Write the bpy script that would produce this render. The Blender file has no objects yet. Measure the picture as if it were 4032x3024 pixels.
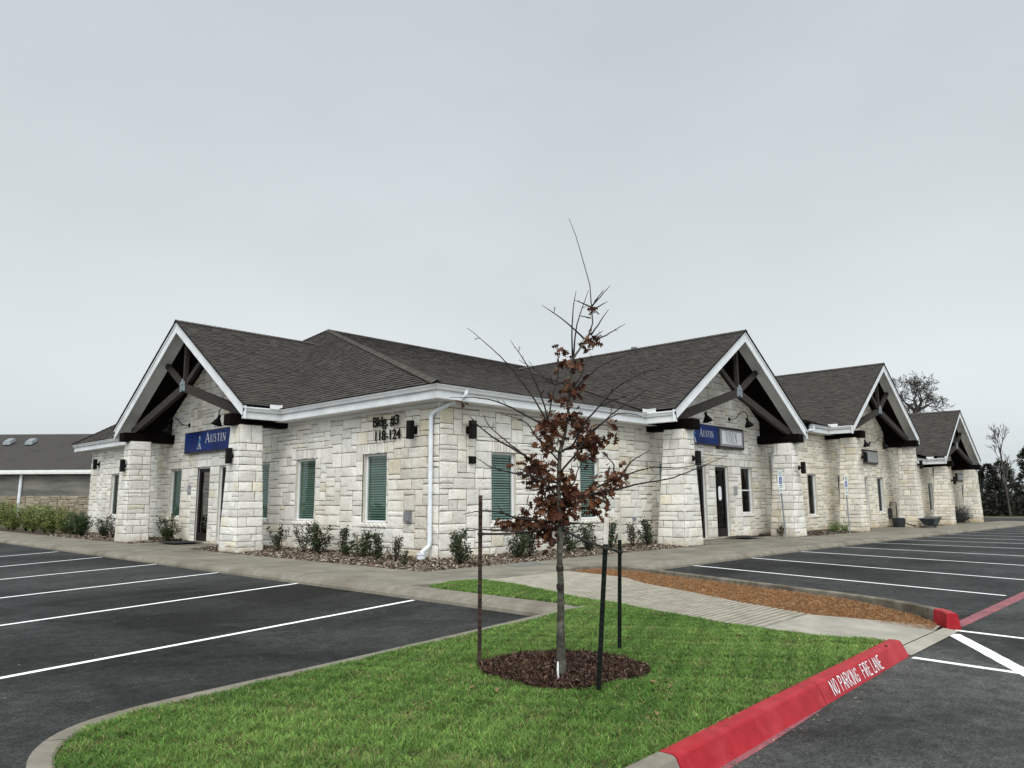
import bpy, math, random
import numpy as np
from mathutils import Vector, Matrix, noise
random.seed(7)
scene = bpy.context.scene
COL = scene.collection
# ------------------------------------------------------------------ camera
cam_d = bpy.data.cameras.new("camera")
cam = bpy.data.objects.new("camera", cam_d)
COL.objects.link(cam)
scene.camera = cam
cam_d.sensor_width = 36.0
cam_d.lens = 26.0
cam_d.clip_start = 0.1
cam_d.clip_end = 2000
CAMP = Vector((-13.776, -15.916, 1.55))
CR = ((0.68897349, -0.10874921, -0.71658157), (-0.72476583, -0.11084761, -0.68002008), (-0.00547971, 0.98786964, -0.15518877))
M = Matrix(CR).to_4x4()
M.translation = CAMP
cam.matrix_world = M
FW = Vector((0.72537, 0.68836, 0.0))
LAT = Vector((0.68836, -0.72537, 0.0))
# ------------------------------------------------------------------ world / light
scene.view_settings.view_transform = 'Standard'
scene.view_settings.look = 'None'
scene.view_settings.gamma = 1.0
scene.view_settings.exposure = 0.0
SUN_EL, SUN_AZ = math.radians(48), math.atan2(-0.62, -0.78)   # direction towards the sun, behind the viewer
world = bpy.data.worlds.new("World")
scene.world = world
world.use_nodes = True
wn, wl = world.node_tree.nodes, world.node_tree.links
wn.clear()
wo = wn.new('ShaderNodeOutputWorld')
bg_sky = wn.new('ShaderNodeBackground'); bg_cloud = wn.new('ShaderNodeBackground'); wadd = wn.new('ShaderNodeAddShader')
sky = wn.new('ShaderNodeTexSky'); sky.sky_type = 'NISHITA'; sky.sun_disc = False
sky.sun_elevation = SUN_EL; sky.sun_rotation = math.pi/2 - SUN_AZ
sky.air_density = 1.0; sky.dust_density = 4.0
hs = wn.new('ShaderNodeHueSaturation'); hs.inputs['Saturation'].default_value = 0.12
wl.new(sky.outputs[0], hs.inputs['Color']); wl.new(hs.outputs[0], bg_sky.inputs['Color'])
bg_sky.inputs['Strength'].default_value = 0.05
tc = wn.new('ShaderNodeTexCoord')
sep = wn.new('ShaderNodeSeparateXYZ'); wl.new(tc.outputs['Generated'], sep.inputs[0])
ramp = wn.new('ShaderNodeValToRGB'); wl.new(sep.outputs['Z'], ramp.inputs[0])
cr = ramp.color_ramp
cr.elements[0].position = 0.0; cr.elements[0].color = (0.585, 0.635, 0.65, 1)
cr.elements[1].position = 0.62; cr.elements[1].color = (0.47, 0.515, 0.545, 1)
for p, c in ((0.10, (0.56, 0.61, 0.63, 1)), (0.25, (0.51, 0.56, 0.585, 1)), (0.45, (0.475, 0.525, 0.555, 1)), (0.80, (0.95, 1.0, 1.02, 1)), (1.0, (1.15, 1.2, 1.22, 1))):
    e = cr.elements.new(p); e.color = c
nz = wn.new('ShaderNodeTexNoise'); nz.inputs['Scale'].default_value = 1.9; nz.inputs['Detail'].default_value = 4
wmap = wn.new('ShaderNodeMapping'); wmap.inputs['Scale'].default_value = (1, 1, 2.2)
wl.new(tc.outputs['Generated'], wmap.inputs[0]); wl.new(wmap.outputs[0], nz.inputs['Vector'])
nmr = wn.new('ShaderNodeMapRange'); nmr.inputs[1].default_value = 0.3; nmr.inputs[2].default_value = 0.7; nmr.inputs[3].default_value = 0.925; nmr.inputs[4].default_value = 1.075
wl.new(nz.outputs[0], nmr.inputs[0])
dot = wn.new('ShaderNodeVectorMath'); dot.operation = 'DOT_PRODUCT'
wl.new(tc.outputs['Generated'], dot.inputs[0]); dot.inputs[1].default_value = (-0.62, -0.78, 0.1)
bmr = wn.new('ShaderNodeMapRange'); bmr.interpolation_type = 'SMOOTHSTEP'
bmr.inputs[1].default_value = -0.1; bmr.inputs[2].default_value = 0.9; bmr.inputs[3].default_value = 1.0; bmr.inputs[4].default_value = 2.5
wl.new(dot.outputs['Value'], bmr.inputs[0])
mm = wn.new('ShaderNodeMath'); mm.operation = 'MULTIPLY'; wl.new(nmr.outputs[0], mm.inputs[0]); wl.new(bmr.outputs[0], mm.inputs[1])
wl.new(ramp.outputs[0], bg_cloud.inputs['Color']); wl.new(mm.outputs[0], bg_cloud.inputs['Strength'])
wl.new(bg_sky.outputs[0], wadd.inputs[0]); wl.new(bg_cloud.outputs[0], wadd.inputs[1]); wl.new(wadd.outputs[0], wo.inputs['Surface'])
sun_d = bpy.data.lights.new("sun", 'SUN'); sun_d.energy = 1.3; sun_d.angle = math.radians(28); sun_d.color = (1.0, 0.97, 0.93)
sun = bpy.data.objects.new("sun", sun_d); COL.objects.link(sun)
sd = Vector((math.cos(SUN_AZ)*math.cos(SUN_EL), math.sin(SUN_AZ)*math.cos(SUN_EL), math.sin(SUN_EL)))
sun.rotation_euler = sd.to_track_quat('Z', 'Y').to_euler()
sun.location = sd*60
# ------------------------------------------------------------------ helpers
def gz(x):
    return -0.0065*max(0.0, x-12.0)
class MB:
    """collects faces; one mesh per build"""
    def __init__(s): s.v = []; s.f = []; s.c = []; s.m = []; s.uv = []
    def poly(s, pts, col=(1, 1, 1), mat=0, uv=None):
        b = len(s.v); s.v += [tuple(p) for p in pts]; s.f.append(tuple(range(b, b+len(pts)))); s.c.append(col); s.m.append(mat); s.uv.append(uv)
    def box(s, a, b, col=(1, 1, 1), mat=0):
        x0, y0, z0 = a; x1, y1, z1 = b
        if x0 > x1: x0, x1 = x1, x0
        if y0 > y1: y0, y1 = y1, y0
        if z0 > z1: z0, z1 = z1, z0
        P = [(x0, y0, z0), (x1, y0, z0), (x1, y1, z0), (x0, y1, z0), (x0, y0, z1), (x1, y0, z1), (x1, y1, z1), (x0, y1, z1)]
        s.hexa(P, col, mat)
    def hexa(s, P, col=(1, 1, 1), mat=0):
        i0 = len(s.v); s.v += [tuple(p) for p in P]
        for q in ((0, 3, 2, 1), (4, 5, 6, 7), (0, 1, 5, 4), (1, 2, 6, 5), (2, 3, 7, 6), (3, 0, 4, 7)):
            s.f.append(tuple(i0+k for k in q)); s.c.append(col); s.m.append(mat); s.uv.append(None)
    def fbox(s, F, u0, u1, v0, v1, n0, n1, col=(1, 1, 1), mat=0):
        s.hexa([F(u0, v0, n0), F(u1, v0, n0), F(u1, v0, n1), F(u0, v0, n1), F(u0, v1, n0), F(u1, v1, n0), F(u1, v1, n1), F(u0, v1, n1)], col, mat)
    def beam(s, a, b, w, h, col=(1, 1, 1), mat=0, up=(0, 0, 1)):
        a = Vector(a); b = Vector(b); d = (b-a).normalized(); u = Vector(up)
        sd_ = d.cross(u)
        if sd_.length < 1e-4: sd_ = d.cross(Vector((1, 0, 0)))
        sd_.normalize(); uu = sd_.cross(d).normalized()
        P = []
        for q in (a, b):
            P += [q-sd_*w/2-uu*h/2, q+sd_*w/2-uu*h/2, q+sd_*w/2+uu*h/2, q-sd_*w/2+uu*h/2]
        s.hexa([P[0], P[1], P[2], P[3], P[4], P[5], P[6], P[7]], col, mat)
    def tube(s, pts, radii, n=6, col=(1, 1, 1), mat=0, cap=True):
        pts = [Vector(p) for p in pts]
        if not hasattr(radii, '__len__'): radii = [radii]*len(pts)
        base = len(s.v); prev = None
        for i, p in enumerate(pts):
            d = (pts[min(i+1, len(pts)-1)]-pts[max(i-1, 0)])
            if d.length < 1e-9: d = Vector((0, 0, 1))
            d.normalize()
            if prev is None:
                r = d.orthogonal().normalized()
            else:
                r = prev-d*prev.dot(d)
                r = r.normalized() if r.length > 1e-6 else d.orthogonal().normalized()
            prev = r; t = d.cross(r)
            for k in range(n):
                a = 2*math.pi*k/n
                s.v.append(tuple(p+(r*math.cos(a)+t*math.sin(a))*radii[i]))
        for i in range(len(pts)-1):
            for k in range(n):
                a = base+i*n+k; b = base+i*n+(k+1) % n
                s.f.append((a, b, b+n, a+n)); s.c.append(col); s.m.append(mat); s.uv.append(None)
        if cap:
            s.f.append(tuple(base+k for k in range(n))[::-1]); s.c.append(col); s.m.append(mat); s.uv.append(None)
            e = base+(len(pts)-1)*n
            s.f.append(tuple(e+k for k in range(n))); s.c.append(col); s.m.append(mat); s.uv.append(None)
    def lathe(s, c, prof, n=16, col=(1, 1, 1), mat=0, axis=(0, 0, 1)):
        ax = Vector(axis).normalized(); r = ax.orthogonal().normalized(); t = ax.cross(r); c = Vector(c)
        base = len(s.v)
        for (rad, h) in prof:
            for k in range(n):
                a = 2*math.pi*k/n
                s.v.append(tuple(c+ax*h+(r*math.cos(a)+t*math.sin(a))*rad))
        for i in range(len(prof)-1):
            for k in range(n):
                a = base+i*n+k; b = base+i*n+(k+1) % n
                s.f.append((a, b, b+n, a+n)); s.c.append(col); s.m.append(mat); s.uv.append(None)
    def build(s, name, mats, parent=None, smooth=False):
        me = bpy.data.meshes.new(name)
        me.from_pydata(s.v, [], s.f)
        if not isinstance(mats, (list, tuple)): mats = [mats]
        for m_ in mats: me.materials.append(m_)
        me.polygons.foreach_set('material_index', np.array(s.m, dtype=np.int32))
        at = me.color_attributes.new('Col', 'FLOAT_COLOR', 'CORNER')
        lens = np.array([len(f) for f in s.f])
        cc = np.ones((len(s.f), 4), dtype=np.float32)
        cc[:, :3] = np.array(s.c, dtype=np.float32).reshape(-1, 3)
        at.data.foreach_set('color', np.repeat(cc, lens, axis=0).ravel())
        if any(u is not None for u in s.uv):
            ul = me.uv_layers.new(name='UVMap'); arr = []
            for f, u in zip(s.f, s.uv):
                arr += ([c for p in u for c in p] if u is not None else [0.0]*(2*len(f)))
            ul.data.foreach_set('uv', np.array(arr, dtype=np.float32))
        if smooth: me.polygons.foreach_set('use_smooth', np.ones(len(s.f), dtype=bool))
        me.update()
        o = bpy.data.objects.new(name, me); COL.objects.link(o)
        if parent is not None:
            o.parent = parent
            o.matrix_parent_inverse = parent.matrix_world.inverted() if False else Matrix.Translation(-parent.location) if parent.parent is None and parent.type == 'EMPTY' else Matrix()
        return o
def thing(name, label, cat, loc=(0, 0, 0), group=None):
    o = bpy.data.objects.new(name, None); COL.objects.link(o); o.location = loc; o.empty_display_size = 0.2
    o['label'] = label; o['category'] = cat
    if group: o['group'] = group
    return o
def tag(o, label, cat, group=None, kind=None):
    o['label'] = label; o['category'] = cat
    if group: o['group'] = group
    if kind: o['kind'] = kind
    return o
def struct(o):
    o['kind'] = 'structure'; return o
# ------------------------------------------------------------------ materials
def mat(name):
    m = bpy.data.materials.new(name); m.use_nodes = True
    nt = m.node_tree; b = nt.nodes['Principled BSDF']
    return m, nt, b
def N(nt, t, **kw):
    n = nt.nodes.new(t)
    for k, v in kw.items():
        if k in n.inputs.keys(): n.inputs[k].default_value = v
        else: setattr(n, k, v)
    return n
def rgba(c): return (c[0], c[1], c[2], 1.0)
def noise_mat(name, c0, c1, scale=6.0, detail=6, rough=0.8, bump=0.0, bscale=40.0, bdist=0.01, usecol=False, spec=0.3, c2=None, s2=0.6, lo=0.35, hi=0.65, metal=0.0, stretch=None):
    """two colour noise, optional third large scale colour, optional vertex colour multiply, bump"""
    m, nt, b = mat(name); L = nt.links
    t = N(nt, 'ShaderNodeTexCoord'); src = t.outputs['Object']
    if stretch:
        mp = N(nt, 'ShaderNodeMapping'); mp.inputs['Scale'].default_value = stretch; L.new(src, mp.inputs[0]); src = mp.outputs[0]
    n1 = N(nt, 'ShaderNodeTexNoise', Scale=scale, Detail=detail, Roughness=0.6); L.new(src, n1.inputs['Vector'])
    r1 = N(nt, 'ShaderNodeMapRange'); r1.inputs[1].default_value = lo; r1.inputs[2].default_value = hi; L.new(n1.outputs[0], r1.inputs[0])
    mx = N(nt, 'ShaderNodeMix', data_type='RGBA'); mx.inputs[6].default_value = rgba(c0); mx.inputs[7].default_value = rgba(c1); L.new(r1.outputs[0], mx.inputs[0])
    out = mx.outputs[2]
    if c2:
        n2 = N(nt, 'ShaderNodeTexNoise', Scale=s2, Detail=5, Roughness=0.65); L.new(src, n2.inputs['Vector'])
        r2 = N(nt, 'ShaderNodeMapRange'); r2.inputs[1].default_value = 0.48; r2.inputs[2].default_value = 0.72; L.new(n2.outputs[0], r2.inputs[0])
        m2 = N(nt, 'ShaderNodeMix', data_type='RGBA'); L.new(r2.outputs[0], m2.inputs[0]); L.new(out, m2.inputs[6]); m2.inputs[7].default_value = rgba(c2); out = m2.outputs[2]
    if usecol:
        a = N(nt, 'ShaderNodeAttribute', attribute_name='Col')
        m3 = N(nt, 'ShaderNodeMix', data_type='RGBA', blend_type='MULTIPLY'); m3.inputs[0].default_value = 1.0
        L.new(out, m3.inputs[6]); L.new(a.outputs['Color'], m3.inputs[7]); out = m3.outputs[2]
    L.new(out, b.inputs['Base Color'])
    b.inputs['Roughness'].default_value = rough; b.inputs['Specular IOR Level'].default_value = spec; b.inputs['Metallic'].default_value = metal
    if bump:
        nb = N(nt, 'ShaderNodeTexNoise', Scale=bscale, Detail=8, Roughness=0.65); L.new(src, nb.inputs['Vector'])
        bp = N(nt, 'ShaderNodeBump', Strength=bump, Distance=bdist); L.new(nb.outputs[0], bp.inputs['Height']); L.new(bp.outputs[0], b.inputs['Normal'])
    return m
def simple(name, c, rough=0.6, spec=0.3, metal=0.0, two=None):
    return noise_mat(name, c, two or tuple(x*0.85 for x in c), scale=9, rough=rough, spec=spec, metal=metal)
# limestone
def stone_mat():
    m, nt, b = mat('limestone'); L = nt.links
    t = N(nt, 'ShaderNodeTexCoord'); src = t.outputs['Object']
    a = N(nt, 'ShaderNodeAttribute', attribute_name='Col')
    n1 = N(nt, 'ShaderNodeTexNoise', Scale=5.0, Detail=8, Roughness=0.7); L.new(src, n1.inputs['Vector'])
    cr_ = N(nt, 'ShaderNodeValToRGB'); L.new(n1.outputs[0], cr_.inputs[0])
    e = cr_.color_ramp.elements; e[0].position = 0.25; e[0].color = (0.80, 0.785, 0.75, 1); e[1].position = 0.52; e[1].color = (1.0, 1.0, 1.0, 1)
    # fine dark pits and fissures
    n2 = N(nt, 'ShaderNodeTexNoise', Scale=26.0, Detail=6, Roughness=0.75); n2.inputs['Distortion'].default_value = 1.2; L.new(src, n2.inputs['Vector'])
    c2 = N(nt, 'ShaderNodeValToRGB'); L.new(n2.outputs[0], c2.inputs[0])
    e = c2.color_ramp.elements; e[0].position = 0.32; e[0].color = (0.52, 0.46, 0.39, 1); e[1].position = 0.43; e[1].color = (1, 1, 1, 1)
    # large stains
    n3 = N(nt, 'ShaderNodeTexNoise', Scale=0.55, Detail=6, Roughness=0.65)
    mp = N(nt, 'ShaderNodeMapping'); mp.inputs['Scale'].default_value = (1, 1, 0.35); L.new(src, mp.inputs[0]); L.new(mp.outputs[0], n3.inputs['Vector'])
    c3 = N(nt, 'ShaderNodeValToRGB'); L.new(n3.outputs[0], c3.inputs[0])
    e = c3.color_ramp.elements; e[0].position = 0.30; e[0].color = (0.80, 0.74, 0.64, 1); e[1].position = 0.52; e[1].color = (1, 1, 1, 1)
    # soil splash near the ground
    sx = N(nt, 'ShaderNodeSeparateXYZ'); L.new(src, sx.inputs[0])
    sp = N(nt, 'ShaderNodeTexNoise', Scale=2.2, Detail=7, Roughness=0.7); L.new(src, sp.inputs['Vector'])
    sm = N(nt, 'ShaderNodeMath', operation='MULTIPLY_ADD'); L.new(sp.outputs[0], sm.inputs[0]); sm.inputs[1].default_value = 1.1; sm.inputs[2].default_value = -0.28
    sd_ = N(nt, 'ShaderNodeMath', operation='SUBTRACT'); L.new(sm.outputs[0], sd_.inputs[0]); L.new(sx.outputs['Z'], sd_.inputs[1])
    c4 = N(nt, 'ShaderNodeValToRGB'); L.new(sd_.outputs[0], c4.inputs[0]); e = c4.color_ramp.elements; e[0].position = 0.0; e[0].color = (1, 1, 1, 1); e[1].position = 0.35; e[1].color = (0.74, 0.67, 0.56, 1)
    cur = a.outputs['Color']
    for o_ in (cr_.outputs[0], c2.outputs[0], c3.outputs[0], c4.outputs[0]):
        mx = N(nt, 'ShaderNodeMix', data_type='RGBA', blend_type='MULTIPLY'); mx.inputs[0].default_value = 1.0
        L.new(cur, mx.inputs[6]); L.new(o_, mx.inputs[7]); cur = mx.outputs[2]
    L.new(cur, b.inputs['Base Color']); b.inputs['Roughness'].default_value = 0.9; b.inputs['Specular IOR Level'].default_value = 0.15
    nb = N(nt, 'ShaderNodeTexNoise', Scale=11.0, Detail=9, Roughness=0.72); L.new(src, nb.inputs['Vector'])
    vb = N(nt, 'ShaderNodeTexVoronoi', Scale=16.0); vb.feature = 'F1'; L.new(src, vb.inputs['Vector'])
    ad = N(nt, 'ShaderNodeMath', operation='MULTIPLY_ADD'); L.new(vb.outputs['Distance'], ad.inputs[0]); ad.inputs[1].default_value = 0.45; L.new(nb.outputs[0], ad.inputs[2])
    bp = N(nt, 'ShaderNodeBump', Strength=0.62, Distance=0.028); L.new(ad.outputs[0], bp.inputs['Height']); L.new(bp.outputs[0], b.inputs['Normal'])
    return m
STONE = stone_mat()
MORTAR = noise_mat('mortar', (0.10, 0.082, 0.065), (0.20, 0.17, 0.135), scale=8, rough=0.95, bump=0.3, spec=0.1)
REVEAL = noise_mat('cut_limestone', (0.50, 0.47, 0.40), (0.62, 0.59, 0.52), scale=9, rough=0.9, bump=0.4, bscale=30, spec=0.1)
WHITE = noise_mat('white_trim_paint', (0.66, 0.675, 0.68), (0.76, 0.775, 0.78), scale=2.5, rough=0.6, spec=0.25, c2=(0.60, 0.61, 0.605), s2=1.3)
PIPE = noise_mat('white_metal', (0.58, 0.61, 0.64), (0.70, 0.73, 0.755), scale=2.5, rough=0.4, spec=0.5)
SOFFIT = noise_mat('soffit_paint', (0.66, 0.66, 0.64), (0.74, 0.74, 0.72), scale=2, rough=0.7)
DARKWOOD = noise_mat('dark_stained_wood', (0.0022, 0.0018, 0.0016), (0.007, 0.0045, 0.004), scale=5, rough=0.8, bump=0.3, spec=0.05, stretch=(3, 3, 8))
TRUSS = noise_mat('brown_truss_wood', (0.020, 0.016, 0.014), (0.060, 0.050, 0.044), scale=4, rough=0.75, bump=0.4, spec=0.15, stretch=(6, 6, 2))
STEEL = noise_mat('galvanised_steel', (0.14, 0.17, 0.19), (0.26, 0.30, 0.32), scale=14, rough=0.45, spec=0.5, metal=0.3)
BLACKM = noise_mat('black_metal', (0.0035, 0.0035, 0.0035), (0.009, 0.008, 0.0075), scale=6, rough=0.6, spec=0.12)
BRONZE = noise_mat('dark_bronze_frame', (0.008, 0.006, 0.0055), (0.016, 0.011, 0.010), scale=6, rough=0.5, spec=0.2)
BLIND = noise_mat('blind_slats', (0.38, 0.44, 0.42), (0.50, 0.56, 0.53), scale=3, rough=0.6)
CURTAIN = noise_mat('green_curtain', (0.05, 0.13, 0.10), (0.12, 0.25, 0.20), scale=1.5, rough=0.8, stretch=(14, 14, 0.5))
INTER = simple('interior_dark', (0.012, 0.014, 0.013), rough=0.9)
CHROME = simple('satin_handle', (0.55, 0.55, 0.55), rough=0.25, metal=0.9)
def glass_mat(name, tint, refl=0.9, amt=0.26):
    m, nt, b = mat(name); L = nt.links; nt.nodes.remove(b)
    out = nt.nodes['Material Output']
    tr = N(nt, 'ShaderNodeBsdfTransparent'); tr.inputs[0].default_value = rgba(tint)
    gl = N(nt, 'ShaderNodeBsdfGlossy'); gl.inputs['Roughness'].default_value = 0.02; gl.inputs[0].default_value = (refl, refl, refl, 1)
    fr = N(nt, 'ShaderNodeFresnel', IOR=1.5)
    t = N(nt, 'ShaderNodeTexCoord'); nb = N(nt, 'ShaderNodeTexNoise', Scale=1.6, Detail=2); L.new(t.outputs['Object'], nb.inputs['Vector'])
    bp = N(nt, 'ShaderNodeBump', Strength=0.15, Distance=0.05); L.new(nb.outputs[0], bp.inputs['Height']); L.new(bp.outputs[0], gl.inputs['Normal'])
    fm = N(nt, 'ShaderNodeMath', operation='MULTIPLY'); L.new(fr.outputs[0], fm.inputs[0]); fm.inputs[1].default_value = amt
    mx = N(nt, 'ShaderNodeMixShader'); L.new(fm.outputs[0], mx.inputs[0]); L.new(tr.outputs[0], mx.inputs[1]); L.new(gl.outputs[0], mx.inputs[2]); L.new(mx.outputs[0], out.inputs[0])
    return m
GLASS = glass_mat('green_tinted_glass', (0.66, 0.77, 0.73), amt=0.6)
GLASS_DIM = glass_mat('green_glass_dim_tint', (0.36, 0.50, 0.44), amt=0.13)  # same glass; the left front's duller light is put into a darker tint
DGLASS = glass_mat('dark_door_glass', (0.45, 0.52, 0.50))
SHINGLE = noise_mat('asphalt_shingle', (0.82, 0.82, 0.82), (1.12, 1.11, 1.10), scale=30, detail=4, rough=0.95, bump=0.5, bscale=120, bdist=0.004, usecol=True, spec=0.1)
CONC = noise_mat('concrete_walk', (0.150, 0.137, 0.108), (0.230, 0.213, 0.172), scale=1.3, detail=10, rough=0.85, bump=0.25, bscale=90, bdist=0.003, c2=(0.112, 0.100, 0.075), s2=0.45, spec=0.25)
KERB = noise_mat('kerb_concrete', (0.145, 0.130, 0.103), (0.245, 0.225, 0.185), scale=5, detail=10, rough=0.85, bump=0.3, bscale=80, bdist=0.003, lo=0.25, hi=0.75, c2=(0.12, 0.10, 0.075), s2=0.8, spec=0.2)
GROOVED = noise_mat('ramp_concrete', (0.24, 0.220, 0.175), (0.34, 0.315, 0.26), scale=4, detail=8, rough=0.9, bump=0.3, bscale=80, bdist=0.003, spec=0.2)
JOINT = simple('joint_filler', (0.05, 0.035, 0.028), rough=0.95)
REDP = noise_mat('red_kerb_paint', (0.26, 0.003, 0.009), (0.35, 0.007, 0.016), scale=6, detail=8, rough=0.5, bump=0.45, bscale=35, bdist=0.006, c2=(0.38, 0.026, 0.034), s2=3.2, spec=0.3)
APRON = noise_mat('apron_concrete', (0.25, 0.235, 0.195), (0.34, 0.32, 0.27), scale=2.2, detail=9, rough=0.85, bump=0.25, bscale=80, bdist=0.003, c2=(0.19, 0.175, 0.14), s2=0.9)
DKERB = noise_mat('dirty_kerb', (0.10, 0.085, 0.062), (0.22, 0.20, 0.16), scale=4, detail=10, rough=0.9, bump=0.4, bscale=50, c2=(0.055, 0.043, 0.030), s2=1.4)
LINEW = noise_mat('white_line_paint', (0.62, 0.64, 0.64), (0.86, 0.87, 0.87), scale=30, rough=0.7, lo=0.25, hi=0.45)
SOIL = noise_mat('dark_soil', (0.035, 0.024, 0.016), (0.075, 0.052, 0.035), scale=12, rough=1.0, bump=0.6, bscale=30, bdist=0.02)
TURF = noise_mat('turf_base', (0.030, 0.036, 0.012), (0.050, 0.065, 0.018), scale=7, rough=1.0, bump=0.6, bscale=50, bdist=0.02, c2=(0.07, 0.075, 0.03), s2=2.0)
def attr_mat(name, rough=0.8, spec=0.2, trans=0.0, bump=0.0):
    m, nt, b = mat(name); L = nt.links
    a = N(nt, 'ShaderNodeAttribute', attribute_name='Col'); L.new(a.outputs['Color'], b.inputs['Base Color'])
    b.inputs['Roughness'].default_value = rough; b.inputs['Specular IOR Level'].default_value = spec
    if trans:
        out = nt.nodes['Material Output']; tl = N(nt, 'ShaderNodeBsdfTranslucent'); L.new(a.outputs['Color'], tl.inputs[0])
        mx = N(nt, 'ShaderNodeMixShader'); mx.inputs[0].default_value = trans; L.new(b.outputs[0], mx.inputs[1]); L.new(tl.outputs[0], mx.inputs[2]); L.new(mx.outputs[0], out.inputs[0])
    if bump:
        t = N(nt, 'ShaderNodeTexCoord'); nb = N(nt, 'ShaderNodeTexNoise', Scale=60.0, Detail=5); L.new(t.outputs['Object'], nb.inputs['Vector'])
        bp = N(nt, 'ShaderNodeBump', Strength=bump, Distance=0.01); L.new(nb.outputs[0], bp.inputs['Height']); L.new(bp.outputs[0], b.inputs['Normal'])
    return m
LEAFM = attr_mat('leaf_green', rough=0.45, spec=0.35, trans=0.2)
DRYLEAF = attr_mat('dry_oak_leaf', rough=0.7, spec=0.2, trans=0.25)
GRASSM = attr_mat('grass_blade', rough=0.6, spec=0.2, trans=0.25)
CHIPM = attr_mat('mulch_chip', rough=0.95, spec=0.1)
BARK = noise_mat('young_bark', (0.040, 0.037, 0.028), (0.12, 0.115, 0.090), scale=10, detail=8, rough=0.9, bump=0.7, bscale=40, bdist=0.01, c2=(0.014, 0.012, 0.009), s2=4.5, stretch=(1, 1, 1.6))
TWIG = noise_mat('dark_twig', (0.014, 0.010, 0.009), (0.032, 0.024, 0.020), scale=8, rough=0.85)
FARBARK = noise_mat('old_bark', (0.040, 0.034, 0.030), (0.075, 0.065, 0.056), scale=2, rough=0.95)
# asphalt
def asphalt_mat(name='asphalt', base=(0.0265, 0.0275, 0.0268), spc=0.14):
    m, nt, b = mat(name); L = nt.links
    t = N(nt, 'ShaderNodeTexCoord'); src = t.outputs['Object']
    def nz_(sc, de, ro, lo, hi, a, b_, dist=0.0):
        n = N(nt, 'ShaderNodeTexNoise', Scale=sc, Detail=de, Roughness=ro); n.inputs['Distortion'].default_value = dist; L.new(src, n.inputs['Vector'])
        r = N(nt, 'ShaderNodeMapRange'); r.inputs[1].default_value = lo; r.inputs[2].default_value = hi; r.inputs[3].default_value = a; r.inputs[4].default_value = b_; L.new(n.outputs[0], r.inputs[0]); return n, r
    n1, r1 = nz_(48.0, 8, 0.95, 0.40, 0.62, 0.10, 2.5)
    n2, r2 = nz_(0.20, 9, 0.66, 0.38, 0.62, 0.42, 1.45, 0.8)
    n3, r3 = nz_(8.0, 10, 0.85, 0.36, 0.64, 0.55, 1.50)
    n4, r4 = nz_(1.1, 8, 0.75, 0.38, 0.66, 0.85, 1.32, 1.8)
    cur = r1.outputs[0]
    for r in (r2, r3, r4):
        mu = N(nt, 'ShaderNodeMath', operation='MULTIPLY'); L.new(cur, mu.inputs[0]); L.new(r.outputs[0], mu.inputs[1]); cur = mu.outputs[0]
    # pale dusty scuffs
    mp = N(nt, 'ShaderNodeMapping'); mp.inputs['Scale'].default_value = (1.0, 5.0, 1.0); mp.inputs['Rotation'].default_value = (0, 0, 0.5); L.new(src, mp.inputs[0])
    ns = N(nt, 'ShaderNodeTexNoise', Scale=2.6, Detail=9, Roughness=0.78); ns.inputs['Distortion'].default_value = 0.8; L.new(mp.outputs[0], ns.inputs['Vector'])
    rs = N(nt, 'ShaderNodeMapRange'); rs.inputs[1].default_value = 0.58; rs.inputs[2].default_value = 0.78; rs.inputs[3].default_value = 0.0; rs.inputs[4].default_value = 0.7; L.new(ns.outputs[0], rs.inputs[0])
    ad = N(nt, 'ShaderNodeMath', operation='ADD'); L.new(cur, ad.inputs[0]); L.new(rs.outputs[0], ad.inputs[1])
    vm = N(nt, 'ShaderNodeVectorMath', operation='SCALE'); vm.inputs[0].default_value = base; L.new(ad.outputs[0], vm.inputs['Scale'])
    L.new(vm.outputs[0], b.inputs['Base Color'])
    rr_ = N(nt, 'ShaderNodeMapRange'); rr_.inputs[1].default_value = 0.38; rr_.inputs[2].default_value = 0.6; rr_.inputs[3].default_value = 0.45; rr_.inputs[4].default_value = 0.85; L.new(n2.outputs[0], rr_.inputs[0]); L.new(rr_.outputs[0], b.inputs['Roughness'])
    rq_ = N(nt, 'ShaderNodeMapRange'); rq_.inputs[1].default_value = 0.40; rq_.inputs[2].default_value = 0.62; rq_.inputs[3].default_value = 0.02; rq_.inputs[4].default_value = spc; L.new(n2.outputs[0], rq_.inputs[0]); L.new(rq_.outputs[0], b.inputs['Specular IOR Level'])
    bp = N(nt, 'ShaderNodeBump', Strength=0.9, Distance=0.008); L.new(n1.outputs[0], bp.inputs['Height'])
    bp2 = N(nt, 'ShaderNodeBump', Strength=0.5, Distance=0.03); L.new(n3.outputs[0], bp2.inputs['Height']); L.new(bp2.outputs[0], bp.inputs['Normal']); L.new(bp.outputs[0], b.inputs['Normal'])
    return m
ASPH = asphalt_mat()
ASPH2 = asphalt_mat('worn_asphalt', (0.044, 0.046, 0.044), 0.16)
def chip_paint(m, col, sc, lo, hi):
    nt = m.node_tree; L = nt.links; b = nt.nodes['Principled BSDF']; cur = b.inputs['Base Color'].links[0].from_socket
    t = N(nt, 'ShaderNodeTexCoord'); n = N(nt, 'ShaderNodeTexNoise', Scale=sc, Detail=9, Roughness=0.8); L.new(t.outputs['Object'], n.inputs['Vector'])
    r = N(nt, 'ShaderNodeMapRange'); r.inputs[1].default_value = lo; r.inputs[2].default_value = hi; L.new(n.outputs[0], r.inputs[0])
    mx = N(nt, 'ShaderNodeMix', data_type='RGBA'); L.new(r.outputs[0], mx.inputs[0]); L.new(cur, mx.inputs[6]); mx.inputs[7].default_value = rgba(col); L.new(mx.outputs[2], b.inputs['Base Color'])
chip_paint(REDP, (0.13, 0.008, 0.011), 16, 0.58, 0.74)
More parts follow.
